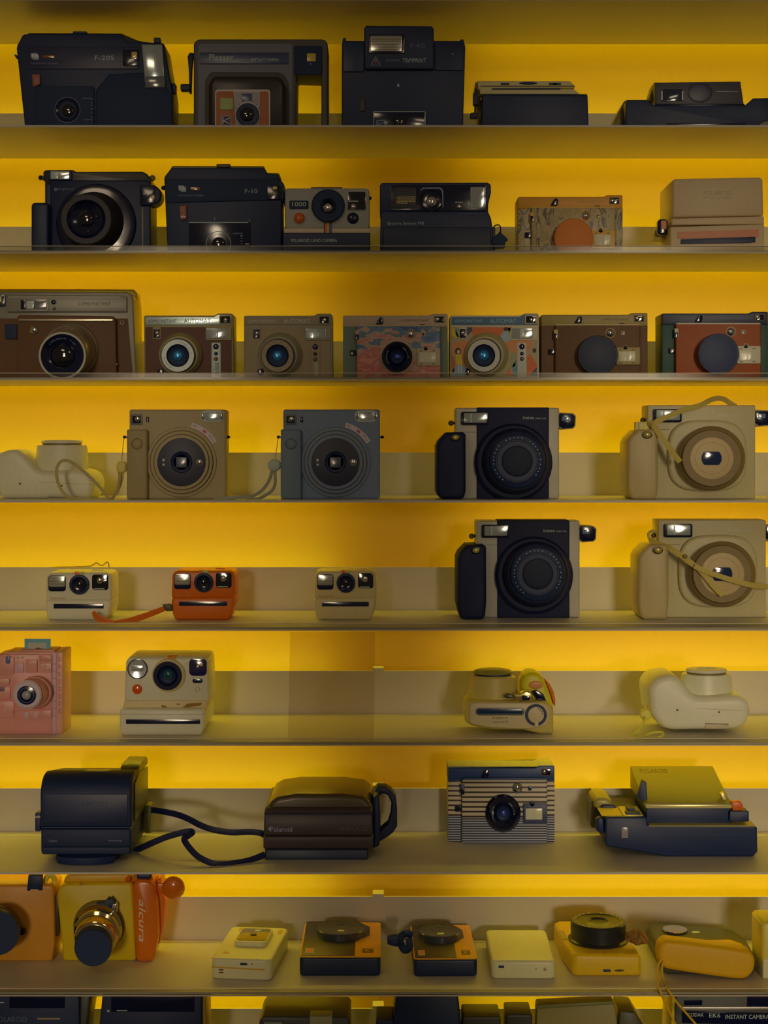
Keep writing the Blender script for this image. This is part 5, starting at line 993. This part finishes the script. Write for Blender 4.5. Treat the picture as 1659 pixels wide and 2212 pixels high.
# ================================================================== ROW 8
def slab(t, x0, x1, dep, h, mat, r=8, z0=0, part='body', bev=3, y0=0, parent=None):
    a, b = t.X(x0), t.X(x1)
    return t.plan(part, rr(a, y0, b, y0 + dep, r, 6), z0, z0 + h, mat, bev, parent)
def row8():
    t = Thing('movie_camera', 'salmon box camera with a black lens, cut off by the left edge', 8, 55, .12)
    SAL = M('salmon_shell', (132, 82, 24), .38)
    t.ext('body', [(-26, B), (-26, 1917), (-20, 1912), (108, 1912), (116, 1918), (118, 2040), (112, B)], 0, 60, SAL, 3)
    t.rings('lens_base', [(-4, 2003, 50, 0), (-4, 2004, 49, -12), (-5, 2005, 47, -22)], BLACKG); t.rings('lens_cap', [(-6, 2008, 51, -20), (-8, 2014, 50, -50), (-8, 2016, 48, -54)], BLACK)
    t.ext('lens_lever', rr(36, 2008, 54, 2021, 5), -14, -4, BLACK, 1.5)
    t.ext('strap_tab', [(61, 1891), (91, 1891), (91, 1924), (84, 1924), (82, 1921), (66, 1921), (64, 1925), (58, 1924)], -3, 4, BLACK, 1)
    t.tube('strap_loop', [(96, 1930, 8), (97, 1905, 12), (104, 1893, 14), (113, 1893, 14), (118, 1902, 14), (114, 1926, 12)], M('loop_yellow_lit', (160, 130, 10), .4), 7, 3)  # the loop's yellow is wall glow painted into its colour
    t.box('strap_bar', 117, 1935, 127, 2022, 10, 20, M('bar_dark', (40, 32, 22), .4), 2)

    t = Thing('movie_camera', 'yellow camera with orange grip, winding knob and chrome lens tube', 8, 235, .12)
    YB = M('shell_yellow', (150, 116, 12), .4); OG = M('grip_orange', (184, 84, 3), .25, coat=.4)
    t.ext('body', [(136, B), (129, 2000), (122, 1935), (127, 1917), (140, 1909), (286, 1907), (294, B)], 0, 55, YB, 4)
    t.ext('top_shell', [(136, 1908), (140, 1896), (150, 1889), (290, 1888), (290, 1908)], 10, 52, M('top_peach', (200, 140, 20), .35), 3)
    t.ext('grip', [(294, B), (285, 1915), (292, 1904), (300, 1900), (322, 1902), (334, 1914), (340, 1960), (342, 2020), (338, 2044), (330, B)], -4, 50, OG, 5)
    t.ext('grip_back', [(336, 2040), (338, 1900), (346, 1896), (352, 1920), (357, 1950), (352, 2000), (344, 2040)], 14, 52, M('grip_orange_dark', (180, 84, 6), .35), 3)
    t.rings('grip_neck', [(310, 1899, 20, 6), (310, 1899, 20, 26)], OG)
    t.box('release_cap', 295, 1888, 326, 1899, 0, 20, BLACK, 4, 1.5)
    t.text('alcura', 300, 1943, 314, 2034, -4.2, M('cream_script', (200, 176, 130)), up='down', shear=.3)
    t.box('knob_stem', 338, 1908, 360, 1932, 10, 20, OG, 4, 2); q = t.rings('winding_knob', [(374.5, 1917.5, 21, 6), (374.5, 1917.5, 24.5, 2), (374.5, 1917.5, 25, -6), (374.5, 1917.5, 23, -11), (374.5, 1917.5, 17, -16), (374.5, 1917.5, 8, -18), (374.5, 1917.5, 0, -18.4)], OG); t.dome('knob_hub', 374, 1919, 4, -18, 1.4, OG, q)
    t.dome('red_button', 277, 1900, 7, 4, 6, M('button_scarlet', (200, 80, 10), .25)); t.dome('strap_stud', 174.5, 1910, 3, -1, 2, CHROME)
    t.ext('hinge', [(208, 1960), (208, 1951), (225, 1950), (232, 1942), (238, 1944), (240, 1940), (248, 1950), (248, 1960), (236, 1968), (224, 1960)], -14, 0, BLACK, .8)
    t.ext('hinge_clip', rr(242, 1953, 252, 1972, 2), -16, -2, CHROME, .8)
    t.rings('lens_base', [(214, 2000, 56, 0), (214, 2001, 54, -4)], M('base_umber', (70, 56, 20), .3))
    t.rings('lens_tube', [(213, 2003, 52, -3), (212, 2006, 52, -14), (211, 2009, 49, -16), (210, 2012, 50.5, -19), (208, 2018, 49, -34), (207, 2022, 45.5, -36), (206, 2026, 46, -42), (204, 2034, 43, -54), (203, 2038, 40, -56)], M('brass_chrome', (.72, .60, .30), .1, metal=1, raw=True))
    t.rings('lens_cap', [(203, 2038, 40.5, -54), (201, 2047, 40.5, -74), (201, 2048.5, 39, -76)], BLACKS)

    KP = M('printer_cream', (150, 130, 84), .35); KY = M('printer_cream_top', (150, 130, 84), .32)
    t = Thing('pocket_printer', 'cream pocket printer with raised square dark window on its top', 8, 520, .045, rot=-6, cat='printer')
    slab(t, 455, 587, 138, 28, KP, 9)
    q = slab(t, 487, 560, 62, 7, KP, 8, 27.8, 'window_frame', 2, 50); t.plan('window', rr(t.X(491), 56, t.X(556), 108, 6), 34.6, 35.6, M('window_amber', (74, 60, 18), .12, coat=1), .4, q); t.plan('window_slot', rr(t.X(521), 94, t.X(534), 100, 1), 35.5, 36.2, INK, .2, q); t.plan('lens', circ(t.X(523), 80, 5, 4, 16), 35.5, 36.6, BLACKG, .4, q)
    t.plan('label', rr(t.X(568), 110, t.X(578), 128, 1), 27.9, 28.3, M('label_gold', (120, 90, 20)), 0); t.plan('label', rr(t.X(476), 118, t.X(498), 130, 2), 27.9, 28.3, M('label_gold', (0, 0, 0)), 0); t.plan('dot', circ(t.X(480), 24, 4, 3, 14), 27.9, 28.3, M('label_gold', (0, 0, 0)), 0)
    t.box('port', 519, 2080, 534, 2085, -.4, .3, BLACK, 1, .1); t.dome('reset_hole', 544, 2082, 1.6, 0, .3, BLACK, n=10); t.ext('side_band', [(457, 2090), (573, 2092), (573, 2094.5), (457, 2092.5)], -.5, .2, M('band_ochre', (126, 86, 20), .4), 0)
    for y in (2095, 2101): t.box('port', 472, y, 482, y + 3, -.4, .3, M('port_brown', (60, 40, 20)), .5, .1)
    def shot(label, x0, x1, dep, h, Y, tp, lx, ly, lr, charm=None, rot=0):
        t = Thing('printer_camera', label, 8, (x0 + x1) / 2, Y, rot=rot, group='black and amber camera-printers')
        slab(t, x0, x1, dep, h, M('case_blue_black', (14, 24, 34), .4), 6); a, b = t.X(x0), t.X(x1)
        f = t.plan('face_frame', rr(a - .2, -.2, b + .2, dep + .2, 6, 6), h - .2, h + 1.4, M('amber_frame', (150, 94, 12), .35), .6)
        w_ = b - a
        t.plan('black_face', [(a + 2, 3), (a + w_ * .68, 3), (a + w_ * .68, dep * .42), (a + w_ * .86, dep * .6), (a + w_ * .86, dep * .84), (a + w_ * .72, dep - 2), (a + 4, dep - 2), (a + 2, dep - 5)], h + 1.3, h + 2, M('face_charcoal', (36, 32, 30), .35), .3, f)
        X_, Y_ = a + w_ * lx, dep * ly
        t.vring('lens_disc', X_, Y_, [(lr, h + 1.6), (lr, h + 10), (lr * .96, h + 11.4), (lr * .86, h + 10.6), (0, h + 10.4)], M('disc_umber', (40, 36, 32), .25), sy=1.0, n=56); t.plan('lens_window', rr(X_ - 5, Y_ - 16, X_ + 5, Y_ - 10, 3), h + 10.4, h + 11, M('window_lime', (130, 120, 50), .2), .3); t.plan('selfie_spot', circ(X_, Y_ + 18, 5, 4, 14), h + 10.4, h + 10.9, BLACKG, .2)
        q = t.plan('badge', rr(a + 7, 12, a + 7 + w_ * .1, 32, 1), h + 2, h + 2.4, M('badge_pale', (140, 116, 84)), 0, f); t.plan('badge_field', rr(a + 8, 13.2, a + 6 + w_ * .1, 30.8, 1), h + 2.4, h + 2.6, M('badge_rust', (124, 66, 36)), 0, q)
        q = t.plan('name_label', rr(a + w_ * .77, 16, a + w_ * .91, 32, 1), h + 1.4, h + 1.8, M('label_umber', (66, 44, 18)), 0, f)
        t.text('K', a + w_ * .81, 19, a + w_ * .87, 29, 0, M('amber_frame', (0, 0, 0)), q, top=h + 2.0)
        return t
    shot('larger black and amber square camera-printer lying flat with a big round lens disc', 647, 822, 150, 25, .06, 0, .49, .63, 34)
    t = shot('smaller black and amber camera-printer with a black wrist strap at its left', 894, 1031, 145, 23, .058, 0, .47, .62, 30, rot=1)
    t.tube('strap', [(893, 2020, 60), (878, 2016, 62), (866, 2026, 55), (868, 2040, 45), (876, 2052, 40), (886, 2044, 44), (884, 2026, 50)], BLACK, 10, 3); t.ext('strap_end', [(838, 2022), (862, 2020), (864, 2046), (850, 2044), (838, 2040)], 48, 58, BLACK, 2)
    t = Thing('pocket_printer', 'plain cream pocket printer with a blank smooth top', 8, 1131, .047, rot=-.5, cat='printer')
    slab(t, 1061, 1200, 134, 25, KP, 8, bev=4); t.box('port', 1077, 2086, 1089, 2091, -.5, .3, BLACK, 1, .1); t.dome('led', 1158, 2093, 1.6, 0, .4, M('led_brown', (80, 60, 40)), n=10)
    t.annulus('power_ring', 1177, 2094, 4.2, 3.2, -.5, .2, M('seam_tan', (0, 0, 0)), n=24); t.dome('power_button', 1177, 2094, 2, -.1, .6, M('led_brown', (0, 0, 0)), n=12)
    t = Thing('instant_camera', 'yellow camera lying flat with a thick black lens drum and brown furry charm', 8, 1305, .058)
    MY = M('mustard_case', (158, 116, 14), .4)
    a, b = t.X(1235), t.X(1385)
    t.plan('body', [(a + 4, 0), (b - 4, 0), (b, 4), (b - 2, 40), (b - 14, 140), (b - 22, 148), (a - 1, 148), (a - 8, 140), (a - 6, 60), (a, 6)], 0, 30, MY, 5); t.plan('grip_pad', [(a - 6, 62), (a + 2, 60), (a + 1, 100), (a - 6, 102)], 29.5, 31, M('pad_ochre', (110, 82, 14), .4), .5)
    cx = t.X(1306)
    t.vring('lens_drum', cx, 62, [(41, 29), (41.5, 32), (40, 33), (38, 34), (38, 55), (36.5, 57), (30, 57.2), (29, 56.2), (20, 56), (18, 57), (14, 57), (12, 54.6), (0, 54)], M('drum_black', (24, 24, 22), .35), n=56)
    for i in range(24):
        a_ = 2 * math.pi * i / 24
        if i % 6: t.plan('drum_mark', [(cx + 33 * math.cos(a_ + s_ * .05) * (1 + q_ * .04), 62 + 33 * math.sin(a_ + s_ * .05) * (1 + q_ * .04)) for s_, q_ in ((-1, -1), (1, -1), (1, 1), (-1, 1))], 57.1, 57.4, M('mark_grey', (92, 84, 56)), 0)
    t.box('port', 1303, 2094, 1319, 2099.5, -.5, .4, BLACK, 1, .1); t.ext('port', circ(1338, 2096.5, 11, 2.4, 20), -.5, .4, M('port_dark', (50, 36, 12)), .1)
    FUR = patches('curly_fur', [(52, 32, 12), (74, 48, 18), (92, 62, 28), (44, 28, 10)], 300, rough=.9)
    c = bmesh.new()
    for i, (x, y, z, r) in enumerate([(0, 0, 0, 9), (7, -2, -1, 8.5), (-7, 1, 1, 7), (12, -2, -3, 6), (-2, 1, 6, 4), (5, 1, 6, 4), (3, -4, -3, 7)]):
        bmesh.ops.create_icosphere(c, subdivisions=3, radius=r / 1000, matrix=Matrix.Translation(Vector((x, y, z)) / 1000))
    for v in c.verts: v.co += v.normal * random.uniform(-.0004, .0006)
    o = finish(c, 'furry_charm', FUR, None, sharp=180); o.parent = t.o; o.location = t.P(1371, 2024, 30)
    t.tube('charm_cord', [(1350, 2023, 40), (1358, 2020, 36), (1364, 2022, 32)], BLACK, 1.6)

    t = Thing('instant_camera', 'dark grey camera in a yellow silicone case with trailing cords, right of the furry charm', 8, 1530, .045, rot=0, cat='instant camera')
    GO = M('device_olive', (46, 42, 30), .45); SY = M('silicone_mustard', (158, 108, 8), .5)
    a, b = t.X(1434), t.X(1634)
    t.plan('body', [(a + 2, 20), (b - 4, 10), (b + 4, 24), (b + 8, 90), (b, 128), (b - 12, 136), (a + 20, 160), (a + 10, 158), (a, 140)], 0, 28, GO, 8)
    t.vring('lens_ring', t.X(1494), 118, [(18, 27), (17, 30.5), (14, 31), (12, 29.6), (0, 29.4)], CHARC, n=40); t.annul = None
    t.vring('lens_rim', t.X(1494), 118, [(17.4, 30.4), (17.2, 31.4), (15.6, 31.4)], CHROME, n=40); t.plan('selfie_mirror', circ(t.X(1540), 112, 6, 5, 20), 27.9, 28.8, M('pale_glass', (150, 144, 110), .15, coat=1), .3); t.plan('lens_hole', circ(t.X(1494), 122, 4, 3, 16), 30, 31.2, BLACK, .2)
    t.plan('case_flap', [(a + 6, 24), (b - 10, 16), (b - 6, 56), (b - 18, 74), (a + 30, 70), (a + 14, 56)], 27.5, 31, SY, 2)
    pts = smooth([Vector(p + (0,)) for p in [(1422, 2066), (1424, 2046), (1434, 2035), (1450, 2033), (1520, 2041), (1600, 2052), (1622, 2058), (1632, 2074), (1630, 2096), (1618, 2112), (1600, 2117), (1560, 2113), (1490, 2103), (1440, 2094), (1424, 2082)]], 3)
    t.ext('case_cover', [(p.x, p.y) for p in pts], -6, 24, SY, 7, seg=5)
    t.free = True
    for L in ([(1428, 2072, -7), (1421, 2088, -12), (1419, 2110, -22), (1424, 2135, -46 - 6), (1434, 2160, -52), (1448, 2190, -52), (1462, 2218, -52)], [(1434, 2076, -7), (1430, 2092, -12), (1433, 2118, -26), (1443, 2138, -52), (1458, 2160, -52), (1480, 2186, -52), (1508, 2218, -52)]): t.tube('cord', L, M('cord_mustard', (150, 104, 14), .5), 3)
    t.free = False
    t = Thing('instant_camera', 'cream camera edge showing at the far right end of the printer row', 8, 1680, .05)
    t.ext('body', [(1650, B), (1646, 2070), (1646, 2000), (1652, 1993), (1720, 1993), (1720, B)], 0, 60, M('edge_cream', (170, 140, 50), .4), 4); t.box('base', 1648, 2072, 1720, B, -1, 60, KP, 3, 2)
# ================================================================== ROW 9
def row9():
    t = Thing('instant_camera', 'black camera top showing under the lowest rail at the left edge', 9, 80, .06)
    t.ext('body', [(-24, B), (-24, 2140), (172, 2140), (172, B)], 0, 70, BLACK, 2); t.ext('side', [(172, B), (172, 2142), (190, 2138), (196, 2148), (184, 2230), (176, B)], 6, 70, M('side_dark', (44, 40, 30), .4), 1)
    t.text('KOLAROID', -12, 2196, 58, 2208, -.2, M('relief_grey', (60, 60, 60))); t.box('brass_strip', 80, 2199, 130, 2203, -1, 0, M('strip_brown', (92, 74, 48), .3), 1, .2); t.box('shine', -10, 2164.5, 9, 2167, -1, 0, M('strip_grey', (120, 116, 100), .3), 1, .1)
    t.box('window', 20, 2150, 140, 2178, -1, 0, BLACKG, 3, .4)
    t = Thing('instant_camera', 'black camera top showing under the lowest rail, second from the left', 9, 330, .06)
    t.ext('body', [(200, B), (222, 2140), (436, 2140), (436, B)], 0, 70, M('case_dark', (18, 23, 34), .4), 2); t.ext('side', [(436, B), (436, 2142), (444, 2140), (446, B)], 8, 70, M('side_ochre', (96, 70, 18), .4), 1)
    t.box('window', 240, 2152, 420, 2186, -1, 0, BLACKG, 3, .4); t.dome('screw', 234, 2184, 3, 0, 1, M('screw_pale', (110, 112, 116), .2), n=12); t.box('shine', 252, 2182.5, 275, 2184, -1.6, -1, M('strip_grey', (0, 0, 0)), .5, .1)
    t = Thing('instant_camera', 'low dark camera top with tan block barely showing at the bottom edge', 9, 660, .06)
    t.ext('body', [(558, B), (560, 2208), (568, 2196), (750, 2198), (756, 2206), (756, B)], 0, 80, M('case_umber', (40, 36, 28), .4), 2); t.box('tan_block', 669, 2196, 718, 2216, -3, 20, M('block_olive', (96, 86, 50), .4), 2, 1); t.box('grille', 570, 2208, 610, 2220, -1.5, 0, M('grille_grey', (76, 70, 56), .4), 1)
    t = Thing('instant_camera', 'tall black camera back tapering upward at the bottom centre', 9, 925, .06)
    t.ext('body', [(838, B), (853, 2170), (858, 2130), (985, 2130), (992, 2168), (1010, B)], 0, 70, M('case_blue_black', (0, 0, 0)), 2)
    t.box('flank', 812, 2205, 850, B, 6, 60, BLACK, 3, 1); t.box('flank', 1000, 2197, 1082, B, 10, 60, M('case_umber', (0, 0, 0)), 5, 1.5)
    t = Thing('instant_camera', 'camera with sloping olive-tan lid at the bottom edge right of centre', 9, 1255, .06)
    t.ext('lid', [(1156, B), (1160, 2178), (1162, 2172), (1324, 2164), (1328, 2168), (1352, B)], 4, 30, M('lid_tan', (92, 76, 36), .42), 1.5); t.ext('lid_ridge', [(1158, 2180), (1158, 2172), (1325, 2163), (1328, 2170)], 0, 5, M('ridge_olive', (74, 66, 30), .4), .6)
    t.ext('body', [(1330, B), (1338, 2184), (1372, 2187), (1388, 2212), (1392, B)], 10, 70, M('body_olive_dark', (48, 42, 24), .4), 2); t.box('left_body', 1094, 2192, 1150, B, 10, 60, M('case_umber', (0, 0, 0)), 5, 2)
    t = Thing('instant_camera', 'black and silver camera with a name band at the bottom right corner', 9, 1565, .06)
    t.ext('body', [(1456, B), (1460, 2134), (1700, 2134), (1700, B)], 0, 70, M('body_grey_dark', (52, 48, 36), .4), 2); t.ext('side', [(1446, B), (1452, 2140), (1460, 2136), (1462, B)], 5, 70, M('side_gold', (150, 118, 20), .4), .5)
    t.box('dark_window', 1478, 2160, 1517, 2172, -1, 0, BLACKG, 1, .2); t.box('dark_window', 1614, 2150, 1664, 2180, -1, 0, BLACKG, 1, .2); t.box('silver_strip', 1474, 2175, 1700, 2182, -2, 0, SILVER, 1, .6)
    q = t.ext('name_band', [(1474, 2210), (1474, 2184), (1700, 2190), (1700, 2216)], -2.5, 0, BLACKG, .4)
    t.text('KODAK', 1486, 2188, 1520, 2196, -2.7, INK, q); t.text('EK6', 1532, 2189, 1556, 2198, -2.7, INK, q); t.text('INSTANT CAMERA', 1567, 2192, 1662, 2201, -2.7, INK, q)
    t.annulus('lens_ring', 1570, 2136, 17, 14.5, -4, 0, CHROME)

row1(); row2(); row3(); row4(); row5(); row6(); row7(); row8(); row9()
